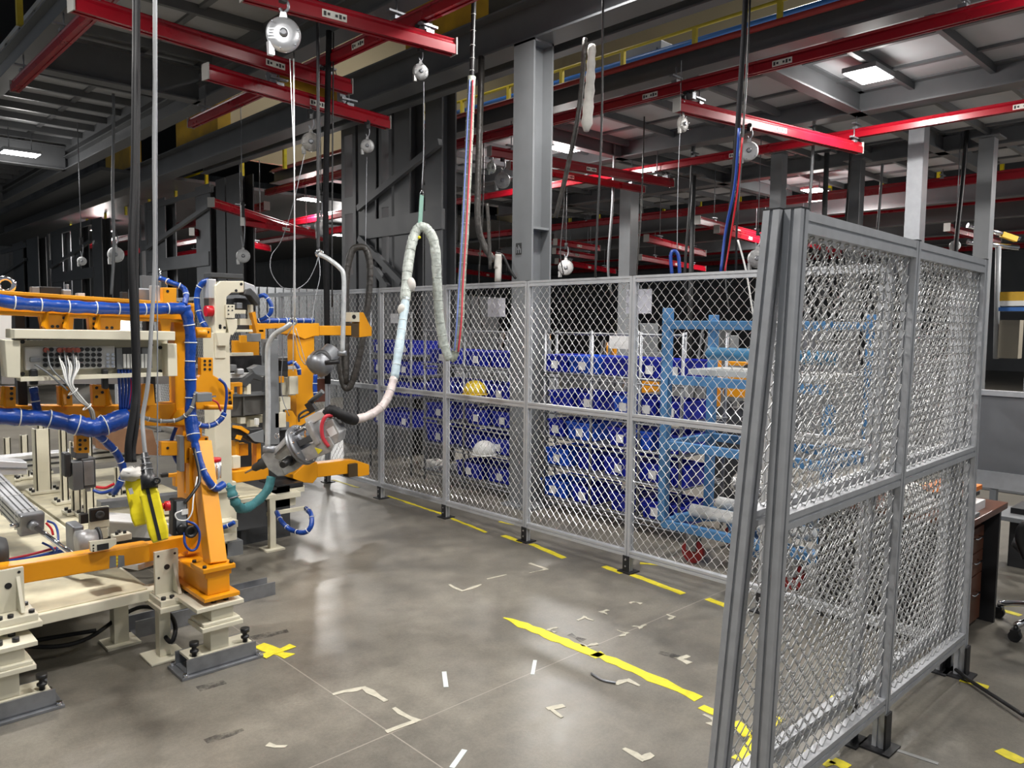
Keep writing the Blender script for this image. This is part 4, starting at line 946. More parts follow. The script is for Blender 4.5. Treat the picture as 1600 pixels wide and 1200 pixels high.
C = dcg([(710, 548, 4.87), (714, 500, 4.87), (717, 450, 4.89), (723, 350, 4.92), (729, 220, 4.97), (734, 125, 4.97)], 8)
MB().tube(C, .005, 6).build('blue_stripe', mat('pale_blue_hose', (.15, .22, .55), .4), h1)
MB().ball(PG(655, 371, 4.72), .010, 8).build('yellow_clip', YELP, h1)
MB().ball(PG(642, 445, 4.66), .030, 10, (1, 1, 1.5)).build('film_wrap', GLOVE, h1); MB().ball(PG(628, 484, 4.6), .026, 10, (1, 1, 1.4)).build('film_wrap', GLOVE, h1)
hose('dark sleeved hose hanging in a loop behind the orange gripper arm', [
    ([(540, 600, 5.95), (541, 520, 5.95), (541, 440, 5.95), (549, 395, 5.95), (562, 386, 5.95), (573, 392, 5.95), (578, 420, 5.95), (575, 470, 5.95), (565, 540, 5.95), (553, 590, 5.95), (542, 607, 5.95), (534, 590, 5.95), (529, 550, 5.95)], .026, SLEEVED, 'sleeve')], 'sleeved_hose')
rope('thin steel rope carrying the dark looped hose', [(573, 245, 6.0), (572, 330, 5.98), (571, 388, 5.95)], .003, STEEL)

# ------------------------------------------------------------------ hanging joining tool (nutrunner) with bent handle bar
GD = 4.15
TAX = (PG(540, 655, 4.05) - PG(383, 739, 4.25)).normalized()
tip = PG(383, 739, 4.25)
gn = T('hanging_tool', 'grey cast hanging joining tool with pointed tip pointing down left', 'power tool', PG(460, 700, GD))
vc = -PR(460, 700).normalized(); up_ = TAX.cross(vc).normalized()
if up_.z < 0: up_ = -up_
sd_ = up_.cross(TAX).normalized()
if sd_.dot(vc) < 0: sd_ = -sd_
def G(a, u=0, s=0): return tip + TAX * (a * HK) + up_ * (u * HK) + sd_ * (s * HK)
Lg = (PG(540, 655, 4.05) - tip).length
g = Lg / 1.0
MB().lathe(tip, TAX, [(0, .004), (.035, .006), (.06, .008)], 14).build('tip', mat('copper_steel', (.45, .38, .32), .3, metal=.8), gn)
MB().lathe(G(.06), TAX, [(0, .014), (.01, .021), (.055, .024), (.057, .031), (.10, .031), (.115, .034)], 20).build('nose_sleeve', DKG, gn)
MB().prism([G(.165, -.04, -.035), G(.165, .04, -.035), G(.20, .048, -.035), G(.27, .05, -.035), G(.27, -.10, -.035), G(.235, -.115, -.035), G(.195, -.10, -.035)], sd_ * (.075 * HK)).build('nose_block', ALUD, gn, .008)
MB().lathe(G(.24, .0), TAX, [(0, .042), (.03, .05), (.09, .068), (.13, .085), (.14, .092)], 10).build('gear_housing', ALUD, gn, .003)
MB().prism([G(.25, -.05, .0), G(.31, -.055, .0), G(.385, -.07, .0), G(.385, -.10, .0), G(.31, -.115, .0), G(.25, -.11, .0)], sd_ * (.055 * HK)).build('lower_gearbox', ALUD, gn, .006)
MB().prism([G(.25, .01, .03), G(.385, .05, .06), G(.385, .035, .06)], sd_ * (.03 * HK)).build('housing_rib', ALUD, gn, .003); MB().prism([G(.25, -.03, .03), G(.385, -.02, .06), G(.385, -.035, .06)], sd_ * (.03 * HK)).build('housing_rib', ALUD, gn, .003)
MB().lathe(G(.375, -.01), TAX, [(0, .098), (.004, .110), (.012, .114), (.016, .107), (.024, .107), (.028, .114), (.036, .111), (.040, .09)], 36).build('flange_ring', STEEL, gn)
s = MB()
for k in range(10):
    a = k * math.pi / 5; q = G(.397, -.01 + .1 * math.cos(a), .1 * math.sin(a)); s.cyl(q, q + TAX * .029, .005, 8)
s.build('flange_bolt', CHROME, gn)
MB().lathe(G(.415, .022), TAX, [(0, .062), (.10, .062), (.102, .05)], 20).build('motor_barrel', CHROME, gn)
MB().bar(G(.425, .055, .045), G(.51, .055, .045), .02, .012).bar(G(.425, .0, .062), G(.51, .0, .062), .012, .03).build('motor_groove', DKG, gn)
MB().prism([G(.505, -.05, -.06), G(.505, .07, -.06), G(.52, .08, -.06), G(.54, .08, -.06), G(.54, -.05, -.06)], sd_ * (.13 * HK)).build('mounting_ring', ALUD, gn, .008)
MB().prism([G(.50, .06, -.035), G(.51, .105, -.035), G(.60, .105, -.035), G(.64, .085, -.035), G(.64, .06, -.035)], sd_ * (.075 * HK)).build('motor_cover', ALUB, gn, .006)
MB().prism([G(.41, -.10, .05), G(.41, -.035, .05), G(.57, -.03, .05), G(.60, -.04, .05), G(.60, -.09, .05), G(.56, -.115, .05)], sd_ * (.012 * HK)).build('side_plate', ALUD, gn, .003)
MB().prism([G(.495, -.095, .0625), G(.495, -.055, .0625), G(.53, -.085, .0625)], sd_ * (.0015 * HK)).build('warning_triangle', YEL, gn)
MB().prism([G(.56, -.09, -.04), G(.55, -.01, -.04), G(.60, .045, -.04), G(.66, .035, -.04), G(.655, -.05, -.04), G(.62, -.09, -.04)], sd_ * (.09 * HK)).build('rear_box', ALUD, gn, .006)
MB().prism([G(.60, -.045, .0505), G(.60, .0, .0505), G(.645, .0, .0505), G(.645, -.045, .0505)], sd_ * (.0015 * HK)).build('rating_plate', PAPER, gn)
MB().tube(curve([G(.57, -.085, .06), G(.57, -.03, .07), G(.60, .03, .07), G(.64, .06, .06), G(.66, .05, .03)], 6), .010, 10).build('red_hose', PINK, gn)
s = MB(); C = curve([G(.63, .065, .03), G(.665, .075, .02), PG(541, 652, 4.05), PG(554, 656, 4.2)], 8)
s.tube(C, [.031 if i % 2 else .026 for i in range(len(C))], 14); s.build('corrugated_boot', RUB, gn)
MB().cyl(G(.34, -.055, .07), G(.34, -.055, .16), .018, 14).cyl(G(.34, -.055, .065), G(.34, -.055, .085), .028, 14).build('side_handle', BLACK, gn)
MB().bar(G(.56, .115, .0), G(.555, .17, .0), .05, .035).build('grip_block', BLACK, gn); MB().cyl(G(.56, .165, 0), G(.66, .185, 0), .014, 12).build('grip', DKG, gn)
s = MB().tube(curve([G(.45, .105, 0), G(.47, .135, 0), G(.52, .14, 0), G(.56, .12, 0)], 5), .006, 6); s.torus(G(.50, .118, 0), up_, .03, .005); s.build('lifting_eye', DKG, gn)
MB().torus(G(.29, .095, 0), sd_, .012, .004).build('eye_bolt', CHROME, gn)
hb = T('bent_handle_bar', 'bent grey tube carrying the hanging tool from its top eye', 'handle bar', PG(460, 500, 4.1))
MB().tube(dcg([(418, 700, 4.15), (419, 640, 4.15), (418, 560, 4.14), (420, 538, 4.13), (430, 522, 4.12), (446, 512, 4.1), (455, 505, 4.1)], 8), .014, 12).build('tube', mat('galvanised_tube', (.55, .57, .58), .4, metal=.4, noise=.15, nscale=30), hb)
MB().torus(PG(458, 502, 4.1), PR(458, 502), .016, .007).build('eye', CHROME, hb); MB().cyl(PG(412, 702, 4.15), PG(430, 702, 4.15), .02, 12).build('pivot', STEEL, hb)
hb = T('bent_handle_bar', 'second bent grey tube hanging right of the two steel ropes', 'handle bar', PG(500, 395, 4.6))
MB().tube(dcg([(498, 397, 4.6), (512, 404, 4.6), (530, 418, 4.6), (537, 432, 4.6), (537, 480, 4.6), (535, 552, 4.6)], 8), .014, 12).build('tube', MATS['galvanised_tube'], hb)
MB().torus(PG(499, 396, 4.6), PR(499, 396), .018, .008).build('eye', CHROME, hb); MB().cyl(PG(528, 552, 4.6), PG(541, 552, 4.6), .016, 12).build('pivot', STEEL, hb)
g2 = T('hanging_tool', 'second grey hanging tool half hidden behind the orange upright', 'power tool', PG(510, 560, 4.9))
MB().lathe(PG(488, 580, 4.9), PG(520, 548, 5.0) - PG(488, 580, 4.9), [(0, .02), (.02, .07), (.05, .085), (.10, .085), (.12, .06), (.2, .06), (.22, .03)], 24).build('body', STEEL, g2)
MB().lathe(PG(502, 562, 4.88), PR(502, 562), [(0, .045), (.01, .06), (.05, .065)], 24).build('motor', DKG, g2); MB().cyl(PG(508, 567, 4.8), PG(530, 565, 4.8), .015, 10).build('grip', BLACK, g2)
for j, pts in enumerate([[(498, 400, 4.55), (492, 418, 4.5), (480, 440, 4.3), (461, 452, 4.2), (440, 448, 4.3), (424, 425, 4.5), (424, 400, 4.6), (440, 375, 4.6), (458, 320, 4.5), (476, 240, 4.5)],
                         [(498, 400, 4.55), (500, 430, 4.5), (492, 468, 4.4), (488, 500, 4.3)], [(462, 505, 4.05), (447, 530, 4.05), (440, 580, 4.05), (441, 620, 4.05), (452, 650, 4.05)], [(462, 512, 4.05), (470, 540, 4.05), (478, 570, 4.05), (468, 555, 4.05), (460, 520, 4.05)]]):
    rope(['long thin loop of steel rope slung from the second bent bar', 'short thin steel rope falling from the second bent bar', 'thin pale rope from the tube eye down along the bent bar', 'small teardrop loop of rope under the tube eye'][j], pts, .0022)
tl = T('teal_sleeve', 'teal fabric sleeve hose under the hanging tool', 'hose', PG(400, 785, 4.15))
C = dcg([(424, 745, 4.18), (418, 765, 4.16), (400, 785, 4.12), (380, 795, 4.0), (370, 788, 3.92), (364, 775, 3.9), (360, 760, 3.9)], 7); MB().tube(C, [.024 + .004 * math.sin(i * 1.1) * (i % 3 == 0) for i in range(len(C))], 12).build('sleeve', TEAL, tl)
MB().torus(PG(365, 777, 3.9), PG(365, 777, 3.9) - PG(360, 760, 3.9), .026, .003).build('sleeve_cuff', STEEL, tl); MB().cyl(PG(360, 762, 3.9), PG(356, 755, 3.9), .016, 8, .008).build('cable_end', TEAL, tl)

MB.K = 1.
# ------------------------------------------------------------------ cables and pendants in front
cablething('thick black cable hanging at the left, front one of the two', [(214, -520, 3.3), (212, -10, 3.25), (211, 120, 3.2), (209, 280, 3.15), (205, 400, 3.1), (209, 500, 3.1), (212, 600, 3.1), (209, 640, 3.08), (201, 690, 3.05), (200, 722, 3.05)], .0135, RUB, 'hanging_cable', 'cable')
cablething('thick black cable hanging at the left, rear one of the two', [(217, -520, 3.35), (215, -10, 3.3), (215, 150, 3.25), (214, 300, 3.2), (212, 420, 3.18), (215, 560, 3.15), (214, 650, 3.1), (208, 700, 3.08), (209, 722, 3.07)], .0115, RUB, 'hanging_cable', 'cable')
cablething('light grey cable with kinks hanging right of the black cables', [(244, -520, 3.25), (242, -10, 3.2), (242, 100, 3.2), (241, 240, 3.2), (242, 400, 3.15), (236, 520, 3.1), (231, 600, 3.08), (223, 650, 3.05), (224, 680, 3.02), (227, 712, 3.0)], .0085, mat('light_grey_cable', (.24, .245, .25), .5), 'hanging_cable', 'cable')
cablething('thin grey safety rope ending in a small ring by the pendants', [(245, -560, 3.2), (245, 300, 3.1), (246, 520, 3.05), (246, 700, 3.0), (246, 752, 2.98)], .0025, STEEL, 'safety_rope', 'rope')
def pendant(label, a, b_, w, dpt, stripe, d, name='control_pendant'):
    p0 = PD(*a, d); p1 = PD(*b_, d - .03); t = T(name, label, 'pendant', p0); ax = (p1 - p0).normalized(); vv = -PR(*a).normalized(); r = ax.cross(vv).normalized(); n_ = r.cross(ax)
    s = MB(); L = (p1 - p0).length; rings = []
    for i in range(9):
        f = i / 8; k = (.82 if i in (0, 8) else 1) * (1 + .03 * math.sin(i * 2.3)); c = p0 + ax * (L * f); q = []
        for (x, y) in ((-1, -1), (-.85, -1), (.85, -1), (1, -.8), (1, .8), (.85, 1), (-.85, 1), (-1, .8)): q.append(c + r * (x * w / 2 * k) + n_ * (y * dpt / 2 * k))
        rings += q
    fs = [(i * 8 + k, i * 8 + (k + 1) % 8, (i + 1) * 8 + (k + 1) % 8, (i + 1) * 8 + k) for i in range(8) for k in range(8)] + [list(range(8))[::-1], list(range(64, 72))]
    s.add(rings, fs); s.build('case', YELP, t, .003)
    return t, p0, p1, ax, r, n_
p_, p0, p1, ax, r, n_ = pendant('yellow pendant control with black stripe, hanging in front of the orange brace', (231, 763), (251, 845), .068, .05, 1, 2.95)
MB().bar(p0 + n_ * .026 + ax * .0 + r * .002, p1 + n_ * .026 + r * .002, .012, .004, n_).build('black_stripe', BLACK, p_)
s = MB(); q0 = PD(226, 708, 2.97); q1 = PD(234, 764, 2.94); s.tube([q0, q0.lerp(q1, .35), q0.lerp(q1, .36), q0.lerp(q1, .6), q0.lerp(q1, .61), q1], [.013, .016, .020, .022, .027, .030], 14)
s.build('cable_gland', BLACK, p_)
s = MB()
for k in range(5): f = .15 + .16 * k; s.torus(q0.lerp(q1, f), q1 - q0, .016 + .012 * f, .0018, 14, 5)
s.build('gland_rings', STEEL, p_)
MB().torus(PD(245, 751, 2.93), PR(245, 751), .010, .004).bar(PD(238, 757, 2.93), PD(243, 753, 2.93), .012, .02).build('ring_lug', BLACK, p_)
MB().cyl(PD(257, 791, 2.95), PD(266, 790, 2.96), .019, 16).cyl(PD(254, 791, 2.95), PD(258, 791, 2.95), .012, 12).build('emergency_button', RED, p_)
p_, p0, p1, ax, r, n_ = pendant('yellow pendant control with film wrapped top, just behind the striped one', (208, 748), (222, 820), .066, .045, 0, 3.06)
s = MB().ball(PD(207, 741, 3.05), .042, 12, (1.1, 1, .7)); rn = random.Random(3); s.v = [v + V((rn.uniform(-1, 1), rn.uniform(-1, 1), rn.uniform(-1, 1))) * .005 for v in s.v]; s.build('film_wrap', GLOVE, p_)
MB().bar(PD(203, 763, 2.995), PD(206, 772, 2.995), .02, .002).build('grey_label', GREYL, p_)

# ================================================================== FRONT WORK STATION (left)
YA = 4.0
def holes(mb, pts, Y, r=.007):
    for (x, y) in pts:
        p = PY(x, y, Y); mb.cyl(p + V((0, .002, 0)), p - V((0, .0015, 0)), r, 10)
    return mb
fa = T('fixture_frame', 'orange welded fixture frame with sloping brace leg at the left', 'frame', (1.48, 4.0, .33))
MB().fp([(-70, 453), (304, 479), (304, 503), (-70, 486)], YA, .10).fp([(-70, 449), (304, 474), (304, 480), (-70, 455)], YA - .03, .16).fp([(-70, 482), (304, 500), (304, 505), (-70, 489)], YA - .03, .16).build('top_beam', ORANGE, fa, .003)
MB().fb(273, 482, 305, 640, YA + .01, .09).build('upper_post', ORANGE, fa, .004)
MB().fp([(-70, 634), (196, 634), (300, 628), (305, 668), (200, 664), (-70, 660)], YA + .02, .10).build('middle_beam', ORANGE, fa, .004)
MB().fb(288, 664, 318, 880, YA + .02, .10).build('lower_post', ORANGE, fa, .004)
MB().fp([(277, 640), (300, 640), (300, 664), (262, 664)], YA, .05).build('gusset', ORANGE, fa)
for (poly, hl) in [([(61, 490), (116, 494), (114, 516), (66, 514)], [(82, 510), (90, 510), (100, 497), (100, 505), (100, 511)]), ([(138, 494), (189, 497), (188, 516), (140, 515)], [(147, 498), (147, 506), (147, 513), (167, 512), (175, 512)]),
        ([(250, 498), (268, 500), (266, 520), (252, 518)], []), ([(2, 604), (25, 604), (25, 636), (2, 636)], [(18, 607), (18, 615), (18, 623)]), ([(91, 603), (112, 605), (114, 634), (93, 634)], [(98, 608), (107, 621)]),
        ([(144, 601), (165, 602), (172, 634), (146, 634)], [(151, 606), (160, 613), (151, 620)]), ([(222, 600), (240, 600), (243, 634), (222, 634)], []), ([(119, 676), (140, 676), (140, 708), (119, 708)], [(125, 688), (133, 688), (125, 695), (125, 702), (134, 701)]),
        ([(306, 511), (330, 512), (330, 528), (306, 528)], [(321, 519), (325, 519)]), ([(314, 559), (333, 559), (333, 586), (347, 594), (362, 612), (364, 640), (305, 640), (305, 596), (314, 586)], [(320, 564), (328, 564), (320, 570), (328, 570), (320, 577), (328, 577)]),
        ([(355, 609), (364, 610), (364, 640), (355, 640)], [(359, 614), (359, 621), (359, 628)]), ([(255, 449), (276, 450), (276, 475), (255, 474)], [(262, 455)]), ([(289, 682), (326, 682), (326, 724), (289, 724)], [(295, 687), (322, 686), (295, 717), (322, 716)]),
        ([(252, 690), (280, 690), (280, 712), (252, 712)], [(262, 700)])]:
    o = MB().fp(poly, YA - .035, .045).build('bracket', ORANGE, fa, .003)
    if hl: holes(MB(), hl, YA - .036).build('bolt_holes', BLACK, o)
s = MB()
for (a, b_) in (((77, 491), (70, 514)), ((108, 494), (103, 516)), ((157, 496), (152, 516)), ((8, 606), (5, 636)), ((96, 606), (100, 634)), ((163, 604), (170, 634))):
    s.bar(PY(*a, YA - .02), PY(*b_, YA - .05), .01, .05)
s.build('rib', ORANGE, fa)
MB().cyl(PY(318, 636, YA - .03), PY(362, 636, YA - .03), .014, 12).build('pivot_pin', ORANGE, fa); MB().cyl(PY(306, 520, YA - .04), PY(322, 520, YA - .04), .02, 12).build('pivot_pin', ORANGE, fa)
# sloping brace
top = PY(313, 692, 3.98); bot = PY(337, 882, 3.68)
MB().bar(top, bot, .085, .085, (0, 1, 0)).build('brace_leg', ORANGE, fa, .004)
MB().prism([PY(296, 700, 3.95), PY(322, 700, 3.95), PY(330, 790, 3.85), PY(312, 840, 3.85), PY(296, 860, 3.95)], (0, .05, 0)).build('brace_gusset', ORANGE, fa, .003)
bz = bot.z
MB().box(1.415, 3.60, bz - .012, 1.575, 3.76, bz + .012).box(1.43, 3.615, bz - .04, 1.56, 3.745, bz - .012).build('foot_flange', ORANGE, fa, .004)
MB().box(1.44, 3.615, bz - .125, 1.55, 4.10, bz - .035).build('foot_box', ORANGE, fa, .004)
MB().box(1.41, 3.58, bz - .145, 1.585, 4.12, bz - .125).build('foot_plate', ORANGE, fa, .003)
MB().bolts([(1.43, 3.62, bz + .012), (1.56, 3.62, bz + .012), (1.43, 3.745, bz + .012), (1.56, 3.745, bz + .012)], .010, (0, 0, 1), .012).build('flange_bolt', BLACK, fa)
MB().fb(293, 770, 318, 864, YA - .02, .05).build('post_doubler', ORANGE, fa)
# low orange cross beam with painted patches
cbm = T('cross_beam', 'low orange cross beam in front with a grey scratched patch', 'beam', PY(140, 900, 3.93))
MB().fp([(-80, 896), (37, 882), (234, 850), (234, 878), (37, 912), (-80, 930)], 3.93, .09).build('beam', ORANGE, cbm, .004)
MB().fp([(232, 850), (300, 836), (304, 858), (234, 878)], 3.99, .06).build('beam_end', ORANGE, cbm, .003)
for (x0, x1) in ((172, 181), (185, 194)): MB().fp([(x0, 869 + (172 - x0) * .1), (x1, 868), (x1 + 1, 886 - (x1 - 181) * .15), (x0 - 1, 888)], 3.928, .003).build('scraped_patch', GREYL, cbm)
s = MB()
for k in range(3): s.fb(181.5, 870 + k * 5, 184.5, 873 + k * 5, 3.928, .003)
s.build('yellow_marks', YEL, cbm)
MB().fp([(140, 847), (146, 846), (182, 842), (182, 850), (170, 858), (150, 862), (142, 862)], 3.90, .02).build('cream_clip', CREAM, cbm); holes(MB(), [(146, 852), (146, 857), (146, 861)], 3.899, .004).build('clip_holes', BLACK, cbm)
MB().fb(152, 850, 170, 859, 3.895, .01).build('clip_window', BLKM, cbm)
# support posts of the cream base
def base_post(x0, lab, Yp, px0, px1, pyt, pyb):
    t = T('support_post', lab, 'support', PY((px0 + px1) / 2, pyb, Yp))
    a = PY(px0, (pyt + pyb) / 2, Yp); b_ = PY(px1, (pyt + pyb) / 2, Yp); zt = PY(px0, pyt, Yp).z; zb = PY(px0, pyb, Yp).z
    MB().box(a.x, Yp - .02, zb, b_.x, Yp, zt).build('face_plate', CREAM, t, .002)
    MB().box(a.x + .02, Yp, zb, b_.x - .02, Yp + .05, zt - .02).build('web', CREAM, t)
    MB().prism([(b_.x - .03, Yp - .02, zb + .15), (b_.x - .03, Yp - .10, zb + .01), (b_.x - .03, Yp - .02, zb + .01)], (.014, 0, 0)).build('gusset', CREAM, t)
    MB().box(a.x - .01, Yp - .12, zb - .03, b_.x + .03, Yp + .10, zb).box(a.x - .02, Yp - .14, zb - .055, b_.x + .04, Yp + .12, zb - .03).build('base_block', CREAM, t, .003)
    w_ = b_.x - a.x; h_ = zt - zb
    s = MB()
    for (u, v, r) in ((.5, .62, .014), (.15, .9, .006), (.85, .9, .006), (.15, .4, .006), (.85, .4, .006)):
        p = V((a.x + w_ * u, Yp - .02, zb + h_ * v)); s.cyl(p, p + V((0, -.002, 0)), r, 12)
    s.build('bolt_holes', BLACK, t)
    MB().bolts([(a.x + .01, Yp - .10, zb), (a.x + .05, Yp - .10, zb), (b_.x + .01, Yp - .09, zb), (b_.x + .01, Yp + .03, zb)], .012, (0, 0, 1), .014).build('base_bolts', BLACK, t)
    MB().box(a.x, Yp - .06, .012, a.x + .055, Yp + .0, zb - .055).box(a.x - .06, Yp - .12, 0, a.x + .12, Yp + .06, .012).build('leg', CREAM, t, .003)
    return t
base_post(0, 'cream support post with bolt hole under the right end of the low orange beam', 3.93, 240, 277, 862, 930)
base_post(0, 'cream support post with a large bolt hole at the left photo edge', 3.90, -14, 37, 893, 960)
# levelling foot column
fc = T('levelling_foot', 'cream stepped column on a grey channel base under the orange foot box', 'foot', (1.49, 3.65, 0))
MB().box(1.29, 3.555, 0, 1.69, 3.745, .014).build('base_plate', STEEL, fc, .002)
MB().box(1.32, 3.575, .014, 1.66, 3.583, .085).box(1.32, 3.717, .014, 1.66, 3.725, .085).box(1.32, 3.575, .014, 1.66, 3.725, .022).build('channel', STEEL, fc)
MB().box(1.335, 3.59, .075, 1.645, 3.71, .088).build('cap_plate', CREAM, fc, .002)
MB().box(1.445, 3.605, .088, 1.535, 3.695, .20).build('lower_column', CREAM, fc, .003)
MB().box(1.39, 3.56, .20, 1.59, 3.74, .222).box(1.40, 3.57, .222, 1.58, 3.73, .238).build('step_plate', CREAM, fc, .003)
MB().box(1.445, 3.59, .238, 1.555, 3.71, .305).build('upper_column', CREAM, fc, .003)
MB().box(1.37, 3.57, .298, 1.60, 4.10, .318).prism([(1.30, 3.86, .298), (1.37, 3.80, .298), (1.37, 4.1, .298), (1.30, 4.1, .298)], (0, 0, .02)).build('top_plate', CREAM, fc, .002)
for (x, y) in ((1.47, 3.62), (1.53, 3.62), (1.47, 3.70), (1.53, 3.70)): MB().cyl((x, y, .318), (x, y, bz - .145), .014, 10).build('shim_screw', BLACK, fc)
for x in (1.365, 1.615): MB().lathe((x, 3.60, .088), (0, 0, 1), [(0, .012), (.02, .012), (.021, .02), (.03, .02), (.032, .011), (.05, .011), (.051, .022), (.07, .022)], 14).build('levelling_screw', BLACK, fc)
MB().bolts([(1.31, 3.565, .014), (1.67, 3.565, .014), (1.67, 3.735, .014), (1.31, 3.735, .014)], .012, (0, 0, 1), .016).build('anchor_bolt', CHROME, fc)
fc2 = dup(fc, (.63, 3.75, 0), None, 'grey channel base with bolts at the left photo edge')
# machine base (cream platform)
mbz = .33
pf = T('machine_platform', 'cream machine base plate on legs covered with pale boards', 'machine base', (.3, 5.5, 0))
MB().box(-1.6, 3.97, mbz - .055, 1.31, 7.6, mbz - .006).build('deck_plate', CREAM, pf, .003)
s = MB()
for (x0, x1, y0, y1) in ((-1.58, -.02, 4.0, 7.5), (.02, .64, 4.0, 5.2), (.68, 1.29, 4.0, 5.0), (.02, .64, 5.24, 7.5), (.68, 1.29, 5.04, 7.5)): s.box(x0, y0, mbz - .006, x1, y1, mbz)
s.build('board', PLY, pf)
MB().box(1.33, 5.35, mbz - .055, 2.25, 7.6, mbz - .004).build('deck_plate', PLY, pf, .003)
MB().box(1.40, 5.5, 0, 1.48, 5.58, mbz - .055).box(2.1, 5.5, 0, 2.18, 5.58, mbz - .055).build('leg', CREAM, pf)
s = MB().box(.64, 3.98, mbz - .004, .68, 7.5, mbz - .002).box(-.02, 3.98, mbz - .004, .02, 7.5, mbz - .002); s.build('joint_strip', GREYL, pf)
for (x, y) in ((1.22, 4.22), (.55, 4.2), (1.22, 5.8), (-.6, 4.3)): MB().box(x - .035, y - .035, .012, x + .035, y + .035, mbz - .055).box(x - .08, y - .08, 0, x + .08, y + .08, .012).build('leg', CREAM, pf)
tag(MB().box(1.30, 4.22, 0, 1.75, 4.34, .012).box(1.30, 4.22, .012, 1.75, 4.23, .09).box(1.30, 4.33, .012, 1.75, 4.34, .09).build('floor_channel', STEEL), 'grey steel channel on the floor behind the levelling foot', 'channel')
MB_ = cablething
cablething('thick black cable lying in a loop on the floor under the machine base', [(150, 985, 3.9), (60, 1000, 3.75), (30, 1008, 3.7), (90, 1010, 3.75), (140, 996, 3.85), (190, 962, 4.05), (225, 948, 4.1), (262, 958, 4.0), (274, 980, 3.85), (268, 1003, 3.8), (256, 990, 3.85), (252, 965, 3.95), (262, 940, 4.05)], .011, RUB, 'floor_cable')
# --- posts and devices on the base
def block(name, lab, cat, parts):
    """parts: (name, px0, py0, px1, py1, Y, thickness, material, bevel)"""
    p0 = parts[0]; t = T(name, lab, cat, PY((p0[1] + p0[3]) / 2, p0[4], p0[5]))
    for q in parts: MB().fb(*q[1:7]).build(q[0], q[7], t, q[8] if len(q) > 8 else .002)
    return t
def cpost(lab, x0, x1, yt, yb, w=None, flange=True):
    p = PZ((x0 + x1) / 2, yb, mbz); Y = p.y; t = T('cream_post', lab, 'post', p)
    zt = PY((x0 + x1) / 2, yt, Y).z; a = PY(x0, yb - 40, Y).x; b_ = PY(x1, yb - 40, Y).x
    s = MB().box(a, Y, mbz, b_, Y + .012, zt).box(a, Y, mbz, a + .012, Y + (b_ - a), zt).box(b_ - .012, Y, mbz, b_, Y + (b_ - a), zt); s.build('post', CREAM, t, .002)
    MB().box(a - .05, Y - .05, mbz, b_ + .05, Y + (b_ - a) + .05, mbz + .02).build('base_plate', CREAM, t, .003)
    MB().bolts([(a - .03, Y - .03, mbz + .02), (b_ + .03, Y - .03, mbz + .02), (a - .03, Y + .05, mbz + .02), (b_ + .03, Y + .05, mbz + .02)], .012, (0, 0, 1), .02).build('bolts', BLACK, t)
    return t
cpost('wide cream post left of centre on the machine base, under the blue wrapped bundle', 56, 80, 670, 770)
cpost('narrow cream post on the machine base at the far left', 7, 18, 684, 752)
cpost('narrow cream post between the two wide cream posts', 33, 45, 680, 748)
cpost('cream channel post left of the grey valve block', 96, 107, 665, 786)
cpost('cream post carrying the grey valve block', 113, 126, 690, 802)
cpost('cream post right behind the grey valve block', 133, 147, 680, 806)
cpost('short cream post beside the yellow pendants', 181, 190, 730, 778)
cpost('cream post behind the blue wrapped bundle on the machine base', 60, 70, 655, 740)
block('valve_block', 'dark grey valve block with cast cross pattern on a cream post', 'valve', [('body', 128, 716, 150, 763, 4.85, .12, DKG, .006), ('side_plate', 114, 722, 130, 766, 4.83, .10, GREYP), ('cross_face', 131, 720, 147, 758, 4.84, .01, STEEL), ('mount', 118, 700, 138, 716, 4.86, .1, DKG),
   ('cap', 101, 708, 112, 746, 4.84, .08, BLKM, .01), ('nozzle', 136, 762, 142, 768, 4.86, .03, STEEL)])
s = T('camera_unit', 'black square camera unit on a cream plate', 'camera', PY(156, 816, 4.55))
MB().fb(139, 793, 171, 826, 4.56, .02).build('plate', CREAM, s, .002); MB().fb(141, 794, 171, 814, 4.54, .03).build('housing', BLACK, s, .004)
q = PY(156, 804, 4.54); MB().lathe(q, (0, -1, 0), [(0, .022), (.008, .022), (.009, .015), (.002, .008)], 18).build('lens', DKG, s); MB().fb(126, 804, 139, 818, 4.57, .04).build('arm', BLACK, s); MB().fb(148, 824, 168, 842, 4.56, .012).build('bracket', CREAM, s)
s = T('drive_motor', 'round dark grey motor unit beside the low orange beam', 'motor', PY(134, 862, 4.2))
MB().fb(114, 822, 132, 862, 4.25, .14).build('housing', STEEL, s, .008); c = PY(140, 846, 4.16); MB().lathe(c + V((-.06, .0, 0)), (1, 0, 0), [(0, .02), (.002, .062), (.06, .062), (.07, .055), (.09, .055), (.095, .02)], 26).build('drum', ALUD, s)
MB().lathe(c + V((.035, 0, 0)), (1, 0, 0), [(0, .065), (.01, .065)], 26).build('rim', DKG, s)
s = T('drive_motor', 'part of a round dark motor at the left photo edge', 'motor', PY(2, 870, 4.1)); c = PY(2, 862, 4.12)
MB().lathe(c + V((-.08, 0, 0)), (1, 0, 0), [(0, .05), (.03, .07), (.08, .07), (.1, .06), (.105, .02)], 26).build('drum', DKG, s)
